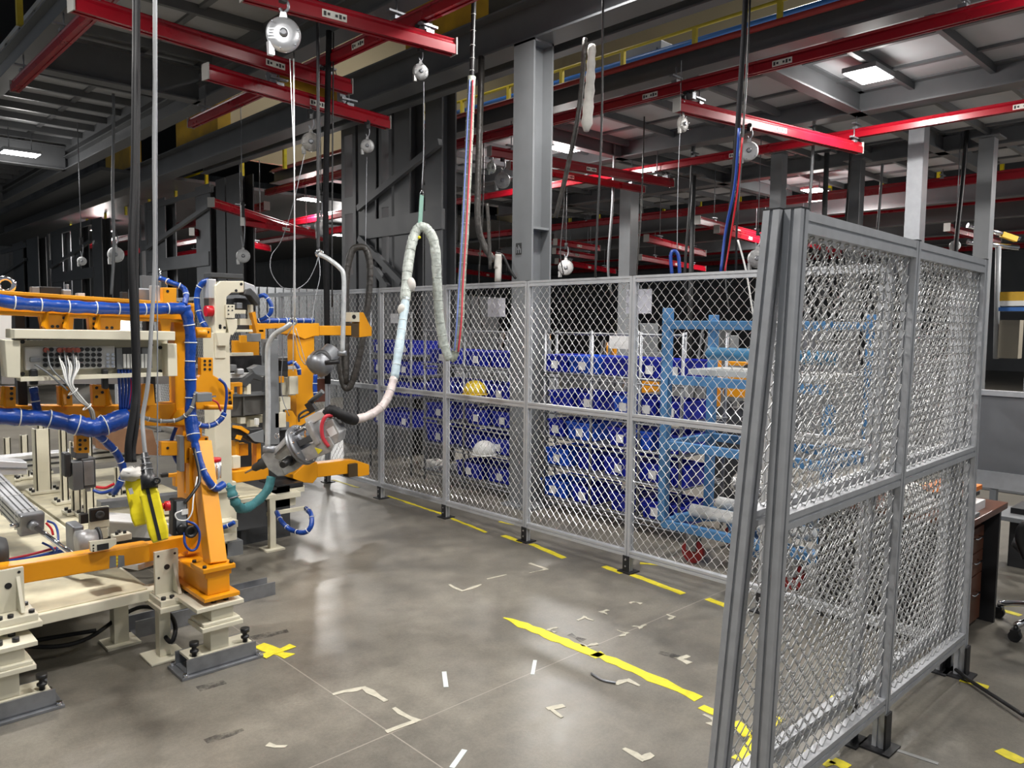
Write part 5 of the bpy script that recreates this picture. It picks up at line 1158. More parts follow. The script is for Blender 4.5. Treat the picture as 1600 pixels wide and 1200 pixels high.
# pneumatic cylinder
s = T('air_cylinder', 'ribbed aluminium pneumatic cylinder with a long steel rod at the left', 'cylinder', PD(30, 790, 4.2))
a = PD(-20, 748, 4.6); b_ = PD(46, 815, 4.15); ax = (b_ - a).normalized(); MB().bar(a, b_, .105, .105).build('barrel', ALU, s, .008)
g_ = MB(); r_ = ax.cross(V((0, 0, 1))).normalized(); u_ = r_.cross(ax).normalized()
for k in (-.03, 0, .03): g_.bar(a + u_ * .053 + r_ * k, b_ + u_ * .053 + r_ * k, .006, .004); g_.bar(a + r_ * .053 + u_ * k, b_ + r_ * .053 + u_ * k, .004, .006); g_.bar(a - r_ * .053 + u_ * k, b_ - r_ * .053 + u_ * k, .004, .006)
g_.build('groove', DKG, s)
MB().bar(b_, b_ + ax * .05, .118, .118).build('end_cap', STEEL, s, .008); c2 = PD(112, 866, 3.95); MB().cyl(b_ + ax * .04, b_ + ax * .09, .03, 16, .022).build('gland', STEEL, s); MB().cyl(b_ + ax * .05, c2, .0135, 14).build('rod', CHROME, s)
MB().cyl(b_ + ax * .02 + u_ * .0 + r_ * .06, b_ + ax * .02 + r_ * .1, .012, 10).build('fitting', CHROME, s)
for f in (.3, .62, .93): MB().torus(a.lerp(b_, f), ax, .076, .002, 4).build('cable_tie', WHITE, s)
for j, (pts, r, m, l) in enumerate([([(66, 848, 4.1), (80, 855, 4.1), (88, 862, 4.05), (91, 838, 4.12), (86, 820, 4.15), (74, 814, 4.15)], .006, BLUEH, 'blue tube from the cylinder down to the low beam'), ([(72, 817, 4.14), (80, 826, 4.14), (83, 836, 4.13)], .006, RED, 'red tube by the cylinder end'),
      ([(10, 878, 4.05), (50, 872, 4.05), (90, 862, 4.08), (110, 858, 4.1)], .011, BLUEH, 'blue hose lying behind the low orange beam'), ([(5, 876, 4.06), (50, 866, 4.08), (80, 858, 4.1), (100, 854, 4.1)], .007, PINK, 'red hose lying behind the low orange beam'),
      ([(150, 761, 4.8), (165, 762, 4.8), (178, 756, 4.8)], .009, RED, 'short red hose at the valve block'), ([(146, 766, 4.8), (160, 770, 4.8), (180, 764, 4.8)], .011, BLUEH, 'short blue hose at the valve block')]):
    cablething(l, pts, r, m, 'air_hose', 'hose')
cablething('blue wrapped hose end beside the valve block', [(178, 770, 4.75), (186, 758, 4.7), (193, 742, 4.7)], .02, BLUEW, 'wrapped_hose', 'hose', ties=True)
# aluminium profile rails on the base
s = T('profile_rail', 'long pale aluminium profile lying across the back of the machine base', 'rail', PD(100, 735, 6)); MB().box(-2.5, 6.9, .50, 3.4, 7.05, .62).build('profile', ALUB, s, .004); MB().box(-2.5, 6.89, .53, 3.4, 6.90, .545).box(-2.5, 6.89, .575, 3.4, 6.90, .59).build('groove', DKG, s)
for x in (-1, 1.2, 3.0): MB().box(x, 6.92, .32, x + .08, 7.02, .5).build('bracket', CREAM, s)
s = T('profile_rail', 'wide shiny aluminium profile on the left of the machine base', 'rail', PD(40, 735, 5)); MB().fp([(-60, 716), (43, 722), (43, 742), (-60, 744)], 5.4, .16).build('profile', ALUB, s, .006); MB().fp([(-60, 729), (43, 731), (43, 733), (-60, 731)], 5.39, .01).build('groove', STEEL, s)
s = T('slide_unit', 'grey slide rail with cream end block by the yellow pendants', 'slide', PD(210, 845, 4)); MB().bar((1.10, 4.6, .42), (1.32, 4.1, .42), .10, .03).build('rail', ALU, s, .003); MB().bar((1.20, 4.55, .45), (1.36, 4.12, .45), .035, .03).build('bearing', DKG, s)
q = PY(188, 838, 4.45); MB().box(q.x - .04, q.y - .03, q.z - .02, q.x + .05, q.y + .03, q.z + .015).build('end_block', CREAM, s, .003); MB().bolts([(q.x - .02, q.y - .01, q.z + .015), (q.x + .02, q.y - .01, q.z + .015), (q.x, q.y + .02, q.z + .015)], .009, (0, 0, 1), .016).build('bolts', BLACK, s)
s = T('white_tray', 'pale sheet metal tray behind the yellow pendants', 'tray', PY(215, 840, 4.9)); MB().fp([(170, 814), (268, 820), (268, 842), (170, 838)], 4.9, .02).fp([(170, 814), (268, 820), (268, 822), (170, 816)], 4.6, .3).build('tray', WHITE, s)
s = T('grey_rail', 'grey and black linear rail behind the pendants', 'rail', PY(190, 790, 5.4)); MB().fp([(158, 785), (300, 770), (300, 780), (158, 796)], 5.4, .1).build('rail', STEEL, s); MB().fp([(158, 796), (300, 780), (300, 800), (158, 814)], 5.42, .1).build('beam', CREAM, s)
tag(MB().fp([(150, 665), (174, 668), (174, 705), (150, 700)], 6.2, .02).fp([(174, 668), (238, 672), (250, 712), (174, 706)], 6.4, .5).build('brown_box', CARDB), 'brown board box standing behind the front station', 'box')
tag(MB().fp([(3, 535), (80, 535), (275, 545), (275, 600), (3, 600)], 5.6, .04).build('machine_panel_sheet', mat('grey_machine_panel', (.16, .15, .145), .5)), 'grey machine panel behind the cream electrical box', 'panel')
tag(MB().fp([(-10, 490), (18, 490), (18, 540), (-10, 560)], 5.0, .1).build('white_cover', WHITE), 'white cover at the left photo edge under the orange beam', 'cover')
for (x0, x1) in ((26, 41), (230, 242)):
    tag(MB().fb(x0, 482, x1, 640, 4.06, .06).build('black_bar', BLKM), 'black vertical profile bar behind the cream electrical box, %s one' % ('left' if x0 < 100 else 'right'), 'bar')
# electrical box with connector rows
YB = 3.84
eb = T('valve_terminal', 'cream electrical box with rows of round black connectors', 'electrical box', PY(140, 590, YB))
MB().fp([(22, 514), (274, 518), (274, 532), (22, 529)], YB - .07, .17).build('lid', CREAM, eb, .003)
MB().fb(27, 531, 262, 591, YB + .06, .03).build('back_plate', CREAM, eb, .002)
MB().fp([(7, 531), (32, 532), (32, 591), (11, 590)], YB - .05, .12).build('left_cheek', CREAM, eb, .003)
MB().fb(262, 537, 277, 588, YB - .02, .08).build('right_cheek', CREAM, eb, .003)
MB().fb(32, 586, 254, 592, YB - .03, .08).build('bottom_flange', CREAM, eb)
MB().fb(39, 541, 180, 577, YB + .02, .04).build('connector_block', mat('light_grey_plastic', (.48, .48, .48), .45), eb, .004)
MB().fb(182, 543, 238, 576, YB + .015, .045).build('valve_row', GREYL, eb, .003)
s = MB()
for i in range(10):
    for j in range(4):
        x = 70.5 + i * 9.4; y = 546 + j * 8.2
        if i in (2, 3, 4, 5) and j == 0: continue
        p = PY(x, y, YB + .02); s.cyl(p + V((0, .002, 0)), p - V((0, .008, 0)), .0092, 12)
s.build('round_connector', BLACK, eb)
s = MB()
for x in (71, 92, 99, 106, 113, 120): p = PY(x, 547, YB + .02); s.cyl(p, p - V((0, .02, 0)), .011, 12)
s.build('red_plug', mat('faded_red_plug', (.42, .10, .07), .5), eb)
s = MB()
for i in range(8): s.fb(193 + i * 5.6, 553, 197 + i * 5.6, 575, YB + .008, .01)
s.build('valve_slice', WHITE, eb)
MB().fb(192, 543, 222, 553, YB + .008, .01).build('black_strip', BLACK, eb)
s = MB()
for i in range(2):
    for j in range(4): p = PY(168 + i * 8, 554 + j * 6, YB + .018); s.cyl(p, p - V((0, .004, 0)), .007, 10)
s.build('screw_head', CHROME, eb)
MB().fb(47, 558, 64, 566, YB + .01, .012).build('service_port', STEEL, eb, .004)
s = MB()
for (x, y) in ((35, 534), (35, 584), (52, 545), (236, 539), (236, 585), (250, 543), (250, 580)): p = PY(x, y, YB + .05); s.cyl(p, p - V((0, .006, 0)), .009, 8)
s.build('box_screw', BLACK, eb)
MB().fb(48, 577, 60, 602, YB, .04).build('power_plug', BLACK, eb, .006); MB().fb(161, 577, 170, 608, YB, .035).build('power_plug', BLACK, eb, .006)
# white wire bunch
wb = T('wire_bunch', 'bunch of white and grey connector wires leaving the electrical box', 'wires', PY(130, 620, YB - .03))
rn = random.Random(5)
for i, x in enumerate((74, 92, 96, 100, 105, 109, 114, 118, 122)):
    e = (146 + rn.uniform(-3, 3), 650)
    pts = [PY(x, 548 + (i % 3) * 8, YB - .01), PY(x + 6 - i * .6, 575, YB - .06), PY(104 + i * 1.2, 600, YB - .08), PY(122 + i * 1.1, 625, YB - .07), PY(e[0] - 4, 640, YB - .05), PY(e[0], 655, YB - .02)]
    MB().tube(curve(pts, 6), .0034, 6).build('wire', WHITE if i % 3 else GREYL, wb)
MB().tube(curve([PY(55, 570, YB), PY(75, 583, YB - .05), PY(98, 603, YB - .07), PY(106, 610, YB - .07)], 6), .005, 6).build('wire', GREYL, wb)
for (x, y, r) in ((114, 612, .022), (136, 636, .02)): MB().torus(PY(x, y, YB - .075), PY(x + 10, y + 10, YB - .07) - PY(x, y, YB - .07), r, .0025).build('cable_tie', WHITE, wb)
# blue wrapped hose bundles
def wrapped(lab, pts, r, ties=.09, seg=7, sd=0):
    C = dc(pts, seg); t = T('wrapped_hose', lab, 'hose bundle', C[0]); rn = random.Random(sd)
    R_ = [(r[min(len(r) - 1, i // seg)] if isinstance(r, list) else r) * (1 + rn.uniform(-.08, .08)) for i in range(len(C))]
    w_ = MB().tube(C, R_, 12).build('wrap', BLUEW, t); acc = 0
    for i in range(1, len(C) - 1):
        acc += (C[i] - C[i - 1]).length
        if acc > ties: acc = 0; MB().torus(C[i], C[i + 1] - C[i - 1], R_[i] * 1.02, .0028, 16, 5).build('cable_tie', WHITE, w_)
    return t
wrapped('blue wrapped hose bundle running along the top orange beam', [(-20, 466, 3.93, 0), (30, 474, 3.93, 0), (90, 478, 3.93, 0), (150, 481, 3.93, 0), (210, 483, 3.93, 0), (262, 482, 3.93, 0), (288, 482, 3.93, 0)], .028, .095, sd=1)
wrapped('blue wrapped hose bundle running down the orange upright', [(288, 478, 3.93, 0), (294, 500, 3.93, 0), (298, 530, 3.93, 0), (297, 570, 3.93, 0), (298, 610, 3.93, 0), (298, 650, 3.92, 0), (304, 690, 3.88, 0), (312, 720, 3.84, 0), (322, 745, 3.80, 0), (336, 763, 3.80, 0), (349, 757, 3.82, 0)], [.028, .026, .026, .027, .026, .03, .018, .017, .018, .019, .019], .085, sd=2)
wrapped('blue wrapped hose rising from the beam end to the tool above', [(288, 476, 3.93, 0), (291, 462, 3.95, 0), (286, 450, 3.98, 0), (270, 443, 4.0, 0), (250, 435, 4.05, 0)], .014, .06, sd=3)
wrapped('fat blue wrapped hose bundle along the middle orange beam', [(-20, 649, 3.90, 0), (30, 652, 3.90, 0), (70, 654, 3.90, 0), (110, 662, 3.90, 0), (145, 668, 3.89, 0), (170, 662, 3.89, 0), (200, 650, 3.90, 0)], [.038, .036, .038, .044, .046, .044, .04], .11, sd=4)
wrapped('blue wrapped hose dropping from the fat bundle toward the pendants', [(145, 672, 3.90, 0), (165, 690, 3.93, 0), (182, 708, 3.95, 0), (192, 730, 3.97, 0), (194, 748, 3.97, 0)], .018, .07, sd=5)
wrapped('blue wrapped hose looping to the right of the orange upright', [(300, 655, 3.92, 0), (315, 665, 3.93, 0), (332, 664, 3.94, 0), (345, 655, 3.94, 0), (351, 645, 3.94, 0)], .014, .045, sd=6)
wrapped('thin blue wrapped hose rising behind the fat bundle', [(60, 648, 3.96, 0), (56, 630, 3.96, 0), (52, 605, 3.96, 0)], .018, .06, sd=7)
cablething('blue and grey cable arching right of the bracket', [(351, 645, 3.94, 0), (354, 620, 3.93, 0), (352, 602, 3.93, 0), (342, 592, 3.93, 0)], .0075, BLUEH, 'air_hose', 'hose')
for k in range(5): cablething('blue tube beneath the electrical box valves, %s from the left' % ORD[k], [(185 + k * 5, 577, 3.87, 0), (187 + k * 5, 610, 3.87, 0), (188 + k * 3.5, 640, 3.90, 0)], .0065, BLUEH, 'air_hose', 'hose')
cablething('red tube beneath the electrical box valves', [(207, 577, 3.87, 0), (204, 610, 3.87, 0), (202, 640, 3.9, 0)], .005, RED, 'air_hose', 'hose')
cablething('looped dark blue hose under the middle beam by the upright', [(275, 668, 3.95), (268, 690, 3.95), (272, 712, 3.95), (282, 730, 3.95)], .010, BLUEH, 'air_hose', 'hose')
cablething('grey and white cable bunch sagging between box and upright', [(215, 648, 3.96, 0), (232, 655, 3.96, 0), (255, 658, 3.95, 0), (280, 655, 3.93, 0), (298, 640, 3.89, 0), (307, 612, 3.89, 0)], .010, GREYL, 'cable_bunch', 'cable', ties=True, step=.05)
cablething('black cable running down the brace to the small control box', [(303, 700, 3.86, 0), (312, 745, 3.78, 0), (305, 765, 3.74, 0), (292, 782, 3.73, 0), (288, 786, 3.73, 0)], .008, BLACK, 'cable')
cablething('white cable curling beside the small control box', [(308, 745, 3.78, 0), (302, 780, 3.72, 0), (300, 800, 3.70, 0), (292, 812, 3.70, 0), (278, 812, 3.70, 0), (274, 803, 3.70, 0), (284, 798, 3.71, 0)], .0035, WHITE, 'cable')
cablething('dark blue cable loop hanging under the small control box', [(291, 814, 3.72, 0), (305, 820, 3.70, 0), (312, 835, 3.70, 0), (308, 855, 3.70, 0), (298, 860, 3.70, 0), (289, 850, 3.70, 0), (288, 832, 3.72, 0)], .006, BLUEH, 'cable')
s = T('control_box', 'small black control box with round port on the orange upright', 'box', PY(283, 838, 3.72))
MB().fp([(271, 781), (293, 780), (295, 836), (270, 838)], 3.74, .06).build('case', BLACK, s, .006); MB().fp([(276, 784), (291, 783), (291, 832), (276, 834)], 3.735, .006).build('face', GREYL, s)
q = PY(297, 830, 3.72); MB().lathe(q + V((0, .02, 0)), (0, -1, 0), [(0, .028), (.03, .030), (.04, .030), (.041, .02), (.02, .016)], 20).build('round_port', BLACK, s)
q = PY(283, 826, 3.74); MB().lathe(q, (0, -1, 0), [(0, .024), (.02, .024), (.022, .01)], 20).build('dial', BLACK, s); MB().fb(284, 796, 294, 804, 3.73, .008).build('connector', WHITE, s)
block('switch_box', 'small grey switch box right of the blue wrapped bundle', 'box', [('case', 308, 614, 332, 628, 3.86, .06, GREYL, .004), ('plug', 332, 618, 338, 621, 3.87, .02, CHROME)])
cablething('short red cable under the small grey switch box', [(332, 625, 3.88, 0), (340, 630, 3.90, 0), (345, 642, 3.93, 0)], .005, PINK, 'cable')
block('grey_channel', 'grey vertical channel left of the sloping brace', 'channel', [('channel', 281, 681, 288, 737, 3.93, .05, GREYL)])
s = T('filter_bowl', 'clear filter bowl with red cap beside the orange brace', 'filter', PY(337, 750, 3.95)); q = PY(336, 748, 3.95)
MB().lathe(q, (0, 0, 1), [(0, .018), (.01, .026), (.09, .028)], 18).build('bowl', ALU, s); MB().lathe(q + V((0, 0, .09)), (0, 0, 1), [(0, .028), (.004, .033), (.018, .033), (.02, .03)], 18).build('red_cap', RED, s)
s = MB()
for k in range(4): a = k * math.pi / 2; s.cyl(q + V((.03 * math.cos(a), .03 * math.sin(a), 0)), q + V((.03 * math.cos(a), .03 * math.sin(a), .09)), .004, 6)
s.build('cage_rod', CHROME, T('filter_cage', 'thin steel cage around the clear filter bowl', 'cage', q))
block('toggle_clamp', 'small clamp arm with black tip behind the pendants', 'clamp', [('arm', 263, 740, 283, 745, 4.5, .03, ORANGE), ('tip', 252, 740, 264, 746, 4.5, .03, BLACK, .004), ('block', 274, 744, 284, 760, 4.5, .05, ORANGE)])
# things on top of the beam
s = T('lifting_eye', 'large polished lifting eye on the orange beam at the left edge', 'eye bolt', PY(9, 453, 3.98)); q = PY(9, 445, 4.03); MB().torus(q, (0.3, 1, 0), .030, .0105, 24, 10).build('ring', CHROME, s); MB().cyl(q - V((0, 0, .055)), q - V((0, 0, .03)), .02, 14).build('shank', CHROME, s)
block('sensor_block', 'flat black sensor block on the top orange beam', 'sensor', [('housing', 62, 448, 97, 462, 4.08, .10, BLACK, .003), ('fitting', 50, 448, 62, 462, 4.06, .05, STEEL)])
block('clamp_unit', 'grey clamp unit on the top beam right of the sensor block', 'clamp', [('body', 98, 452, 112, 466, 4.05, .08, STEEL, .006), ('arm', 104, 444, 108, 460, 4.06, .03, STEEL), ('post', 122, 458, 133, 467, 4.05, .05, ALU)])
block('bracket_cluster', 'grey mechanism behind the black cables on the top beam', 'mechanism', [('body', 212, 450, 240, 472, 4.15, .12, STEEL, .008), ('lever', 236, 446, 250, 472, 4.1, .03, ALU, .004), ('panel', 222, 431, 252, 452, 4.5, .04, GREYP), ('post', 192, 456, 200, 474, 4.1, .05, BLKM)])
MB().cyl(PY(250, 420, 4.05), PY(250, 440, 4.05), .006, 8).build('rod', CHROME, s)

# ================================================================== REAR WORK STATION
s = T('c_frame_press', 'cream C shaped press frame with red cylinder behind the orange frame', 'press', PY(345, 860, 4.75)); Y = 4.75
MB().fp([(337, 446), (345, 439), (381, 439), (381, 457), (362, 457), (354, 464), (353, 520), (353, 560), (337, 560)], Y, .11).build('c_frame', CREAM, s, .004)
MB().fb(335, 520, 361, 770, Y + .01, .16).build('column', CREAM, s, .004); MB().fp([(338, 520), (361, 520), (357, 540), (342, 540)], Y - .03, .04).build('gusset', CREAM, s)
MB().fp([(318, 445), (338, 440), (338, 516), (320, 516)], Y + .2, .06).build('grey_guard', GREYL, s)
MB().fb(330, 427, 380, 434, Y + .02, .12).build('top_cap', DKG, s, .003); MB().fb(326, 436, 338, 466, Y + .02, .1).build('valve_body', ALUB, s, .004)
MB().fp([(382, 440), (398, 446), (400, 458), (388, 452), (382, 457)], Y, .1).build('clamp_head', ALUB, s, .004); MB().fp([(385, 452), (392, 450), (406, 466), (404, 478), (392, 462), (382, 460)], Y - .02, .09).build('clamp_arm', DKG, s, .004)
MB().cyl(PY(321, 486, Y + .05), PY(338, 486, Y + .05), .034, 18).build('red_cylinder', RED, s)
holes(MB(), [(344, 512), (351, 512), (357, 507), (344, 509), (357, 515), (377, 444), (369, 454)], Y - .001, .009).build('bolt_holes', BLACK, s)
MB().fb(354, 476, 367, 497, Y - .02, .04).build('hole_plate', CREAM, s, .002); holes(MB(), [(357, 479), (363, 479), (357, 485), (363, 485), (357, 491)], Y - .021, .005).build('plate_holes', BLACK, s)
MB().fb(366, 466, 400, 484, Y + .1, .12).build('tool_body', BLKM, s, .006); MB().fb(370, 473, 379, 482, Y + .04, .05).build('sensor_block', STEEL, s, .003); MB().fb(362, 484, 384, 490, Y + .02, .05).build('cream_block', CREAM, s)
MB().fp([(354, 498), (371, 498), (371, 512), (364, 524), (358, 522)], Y - .01, .05).build('jaw', CREAM, s, .003); MB().fb(375, 498, 396, 508, Y + .04, .05).build('lower_jaw', CREAM, s); MB().fb(392, 476, 396, 508, Y + .03, .05).build('side_bar', CREAM, s)
MB().fp([(394, 489), (399, 487), (405, 518), (401, 520)], Y - .01, .05).build('orange_finger', ORANGE, s)
MB().fb(325, 755, 370, 850, Y + .05, .3).build('pedestal', CREAM, s, .004); MB().fb(318, 850, 380, 872, Y, .5).build('foot', GREYL, s)
wrapped('blue wrapped hose curving left of the cream press', [(327, 438, 4.8), (317, 442, 4.8), (309, 455, 4.8), (308, 475, 4.8), (315, 500, 4.8), (322, 512, 4.8)], .018, .07, sd=8)
wrapped('blue wrapped hose arching right of the press onto the orange arm', [(405, 463, 5.0), (414, 462, 5.0), (423, 475, 5.0), (423, 488, 5.0), (414, 497, 5.0), (404, 501, 5.0)], .014, .06, sd=9)
wrapped('blue wrapped hose lying on the rear orange beam', [(404, 501, 5.1), (430, 501, 5.2), (460, 501, 5.3), (490, 501, 5.4)], .018, .06, sd=10)
# orange gripper frame with two arms
YG = 5.6
gf = T('gripper_frame', 'bright orange C frame with two horizontal arms pointing right', 'frame', PY(480, 750, YG))
BOR = mat('bright_orange_paint', (.86, .36, .008), .36, noise=.06, nscale=3)
MB().fb(463, 505, 492, 740, YG, .14).build('upright', BOR, gf, .004)
MB().fp([(455, 504), (499, 505), (499, 525), (492, 525), (476, 530), (462, 524), (455, 522)], YG - .02, .18).build('upper_knuckle', BOR, gf, .004)
MB().fb(499, 509, 549, 524, YG, .10).build('upper_arm', BOR, gf, .004)
MB().fp([(562, 488), (568, 488), (579, 510), (581, 511), (581, 525), (562, 527)], YG - .01, .12).build('upper_end_plate', BOR, gf, .003)
MB().fb(548, 488, 562, 503, YG - .01, .10).build('upper_hole_block', CREAM, gf, .003); MB().fb(549, 505, 562, 526, YG, .09).build('upper_dark_block', mat('brown_steel', (.07, .045, .02), .5), gf)
q = PY(553, 495, YG - .011); MB().cyl(q, q + V((0, -.002, 0)), .018, 16).build('bore', BLACK, gf)
MB().fp([(458, 742), (476, 726), (496, 722), (496, 746), (489, 755), (474, 754), (458, 748)], YG - .02, .16).build('lower_knuckle', BOR, gf, .004)
MB().fp([(494, 725), (540, 719), (545, 722), (545, 740), (496, 746)], YG, .10).build('lower_arm', BOR, gf, .004)
MB().fp([(540, 719), (556, 719), (577, 726), (577, 742), (560, 745), (558, 740), (545, 738)], YG + .02, .10).build('lower_end_plate', BOR, gf, .003); MB().fb(545, 725, 559, 745, YG - .02, .09).build('lower_dark_block', MATS['brown_steel'], gf)
MB().fp([(450, 642), (457, 642), (463, 652), (463, 668), (456, 680), (450, 680)], YG - .1, .05).build('curved_lug', BOR, gf)
MB().fp([(399, 505), (460, 505), (460, 512), (415, 514), (415, 530), (400, 530)], 5.3, .12).build('rear_beam', ORANGE, gf, .004)
# grey and cream uprights behind the bent bar
block('grey_post', 'wide grey steel post behind the bent handle bar', 'post', [('post', 421, 530, 436, 700, 5.2, .12, GREYL, .004), ('base', 414, 694, 446, 722, 5.2, .2, DKG)])
block('cream_bracket', 'cream bracket stack left of the orange upright', 'bracket', [('block', 448, 590, 462, 618, 5.4, .08, CREAM), ('slot_plate', 452, 588, 466, 616, 5.35, .03, CREAM), ('orange_plate', 436, 588, 444, 598, 5.3, .03, ORANGE), ('lower_block', 438, 620, 454, 640, 5.38, .05, CREAM), ('stub', 437, 628, 442, 646, 5.36, .05, CREAM), ('black_motor', 440, 563, 450, 580, 5.3, .05, BLACK), ('silver_barrel', 450, 572, 464, 577, 5.3, .04, ALU)])
wrapped('blue hose coil behind the upper cream bracket', [(450, 568, 5.45), (458, 566, 5.45), (466, 574, 5.45), (468, 586, 5.45)], .014, .05, sd=11)
wrapped('short blue wrapped hose right of the orange upright', [(493, 585, 5.7), (492, 605, 5.7), (494, 625, 5.7)], .016, .06, sd=12)
block('brown_clamp', 'rusty brown clamp block right of the orange upright', 'clamp', [('upper', 492, 562, 504, 588, 5.9, .08, mat('rusty_brown', (.12, .045, .03), .6)), ('lower', 493, 592, 508, 628, 5.9, .08, MATS['rusty_brown'])])
# dark fixture clutter between press and grey post
block('dark_base_casting', 'long grey cast base with rounded windows behind the cream press', 'base', [('casting', 361, 616, 420, 648, 5.3, .2, mat('grey_casting', (.13, .125, .115), .5, noise=.15)), ('rib', 380, 618, 383, 650, 5.28, .04, MATS['grey_casting']), ('edge', 361, 614, 420, 619, 5.26, .1, GREYL)])
block('orange_holder', 'small orange arch holder above the grey cast base', 'holder', [('arch', 362, 598, 379, 604, 5.1, .06, ORANGE), ('leg', 362, 604, 366, 616, 5.1, .05, ORANGE), ('leg', 375, 604, 379, 616, 5.1, .05, ORANGE)])
s = T('swing_clamp', 'dark angled swing clamp above the grey cast base', 'clamp', PY(395, 600, 5.15)); MB().fp([(380, 594), (396, 582), (412, 590), (410, 596), (396, 592), (384, 606), (378, 600)], 5.15, .06).build('arm', DKG, s, .003); MB().fp([(392, 576), (404, 570), (414, 572), (414, 588), (400, 586)], 5.2, .08).build('head', GREYL, s, .004); MB().fb(386, 600, 392, 616, 5.16, .05).build('stub', CREAM, s)
block('grey_actuator', 'grey actuator left of the angled swing clamp', 'actuator', [('body', 361, 570, 370, 580, 5.2, .06, GREYL, .004), ('barrel', 370, 576, 382, 586, 5.2, .05, ALU, .01), ('bed', 361, 583, 412, 590, 5.25, .08, PAPER)])
block('black_cover', 'wide black cover plate behind the press', 'cover', [('plate', 361, 556, 412, 582, 5.5, .1, BLKM), ('cream_strip', 362, 551, 396, 556, 5.3, .04, CREAM), ('orange_panel', 366, 532, 405, 560, 5.6, .05, ORANGE), ('grey_box', 392, 521, 408, 534, 5.2, .08, GREYL, .003), ('orange_t', 376, 524, 386, 536, 5.1, .03, BOR), ('strip', 370, 515, 412, 519, 5.3, .05, CREAM), ('dark_bar', 372, 506, 400, 516, 5.4, .05, BLKM)])
s = T('black_robot_part', 'black curved fixture arm with orange strips behind the cream press', 'fixture', PY(388, 690, 5.0)); MB().fp([(361, 668), (372, 662), (392, 670), (410, 668), (418, 690), (400, 694), (380, 684), (362, 684)], 5.0, .1).build('arm', BLKM, s, .008)
MB().fp([(366, 665), (378, 666), (390, 674), (388, 678), (376, 671), (366, 669)], 4.97, .03).build('orange_strip', BOR, s); MB().fp([(373, 680), (379, 681), (376, 688), (370, 686)], 4.97, .03).build('orange_tag', BOR, s); MB().fp([(388, 680), (412, 672), (412, 692), (398, 690)], 4.98, .04).build('grey_plate', GREYL, s)
block('orange_stand', 'orange box stand under the black fixture arm', 'stand', [('left_leg', 368, 690, 374, 736, 5.05, .08, ORANGE), ('right_leg', 401, 690, 408, 738, 5.05, .08, ORANGE), ('front', 374, 694, 388, 712, 5.07, .08, ORANGE), ('beam', 358, 734, 420, 752, 4.95, .12, ORANGE, .004), ('valve', 364, 713, 376, 732, 4.98, .06, CREAM, .003)])
block('cream_parts', 'row of small cream and grey blocks above the black fixture arm', 'blocks', [('block', 376, 652, 384, 662, 5.3, .06, CREAM), ('block', 391, 656, 404, 668, 5.3, .06, CREAM), ('bed', 361, 650, 420, 662, 5.4, .05, PLY), ('block', 400, 654, 405, 664, 5.2, .03, WHITE)])
block('dark_machine_body', 'dark machine body behind the tip of the hanging tool', 'machine', [('body', 361, 560, 470, 760, 6.3, .3, DKG), ('panel', 425, 668, 450, 690, 5.3, .1, BLKM), ('panel', 437, 660, 452, 672, 5.25, .08, GREYL), ('plate', 430, 645, 447, 668, 5.2, .04, CREAM)])
# small cream table and feet
tb = T('small_cream_table', 'small cream steel table on thin legs under the hanging tool', 'table', (2.5, 5.3, 0))
p1_ = PZ(425, 858, 0); p2_ = PZ(390, 843, 0)
ztp = PY(425, 772, p1_.y).z
MB().box(p1_.x - .36, p1_.y - .02, ztp - .03, p1_.x + .03, p1_.y + .62, ztp).build('top', CREAM, tb, .003); MB().box(p1_.x - .34, p1_.y, ztp, p1_.x, p1_.y + .5, ztp + .012).build('board', PLY, tb)
for (x, y) in ((p1_.x, p1_.y), (p1_.x - .31, p1_.y + .1), (p1_.x, p1_.y + .58)): MB().box(x - .022, y - .022, .01, x + .022, y + .022, ztp - .03).build('leg', CREAM, tb); MB().box(x - .07, y - .07, 0, x + .07, y + .07, .012).build('foot_plate', CREAM, tb)
MB().box(p1_.x - .34, p1_.y - .03, ztp - .22, p1_.x - .06, p1_.y - .01, ztp - .04).build('dark_panel', DKG, tb)
block('cream_base_stack', 'stack of cream steel plates under the orange gripper frame', 'base', [('top_plate', 424, 762, 476, 772, 5.5, .4, CREAM, .003), ('second_plate', 420, 772, 470, 780, 5.45, .4, CREAM), ('neck', 425, 780, 462, 792, 5.5, .3, CREAM), ('side_plate', 418, 796, 478, 802, 5.3, .02, CREAM), ('web', 425, 792, 440, 815, 5.6, .1, CREAM), ('dark_drive', 432, 756, 474, 764, 5.5, .3, BLKM)])
MB().box(2.45, 5.5, 0, 2.85, 5.9, .4).build('dark_pedestal', DKG, None); o = bpy.data.objects['dark_pedestal']; tag(o, 'dark pedestal under the cream plate stack', 'pedestal')
wrapped('blue wrapped hose looping on the floor under the cream stack', [(432, 800, 5.3), (440, 815, 5.2), (455, 828, 5.15), (475, 832, 5.1), (486, 822, 5.1), (486, 804, 5.15), (478, 794, 5.25)], .016, .09, sd=13)
block('stacked_foot', 'cream stacked foot with grey channel beside the sloping brace', 'foot', [('top', 342, 815, 372, 826, 4.7, .3, CREAM), ('mid', 342, 834, 370, 846, 4.7, .2, CREAM), ('leg', 344, 846, 356, 870, 4.75, .1, CREAM)])
wrapped('blue hose passing behind the sloping brace', [(340, 826, 4.5), (355, 822, 4.5), (366, 816, 4.5)], .013, .06, sd=14)
tag(MB().box(1.75, 4.35, 0, 2.15, 4.47, .012).box(1.75, 4.35, .012, 2.15, 4.36, .08).box(1.75, 4.46, .012, 2.15, 4.47, .08).build('floor_channel', STEEL), 'grey steel channel on the floor right of the sloping brace', 'channel')

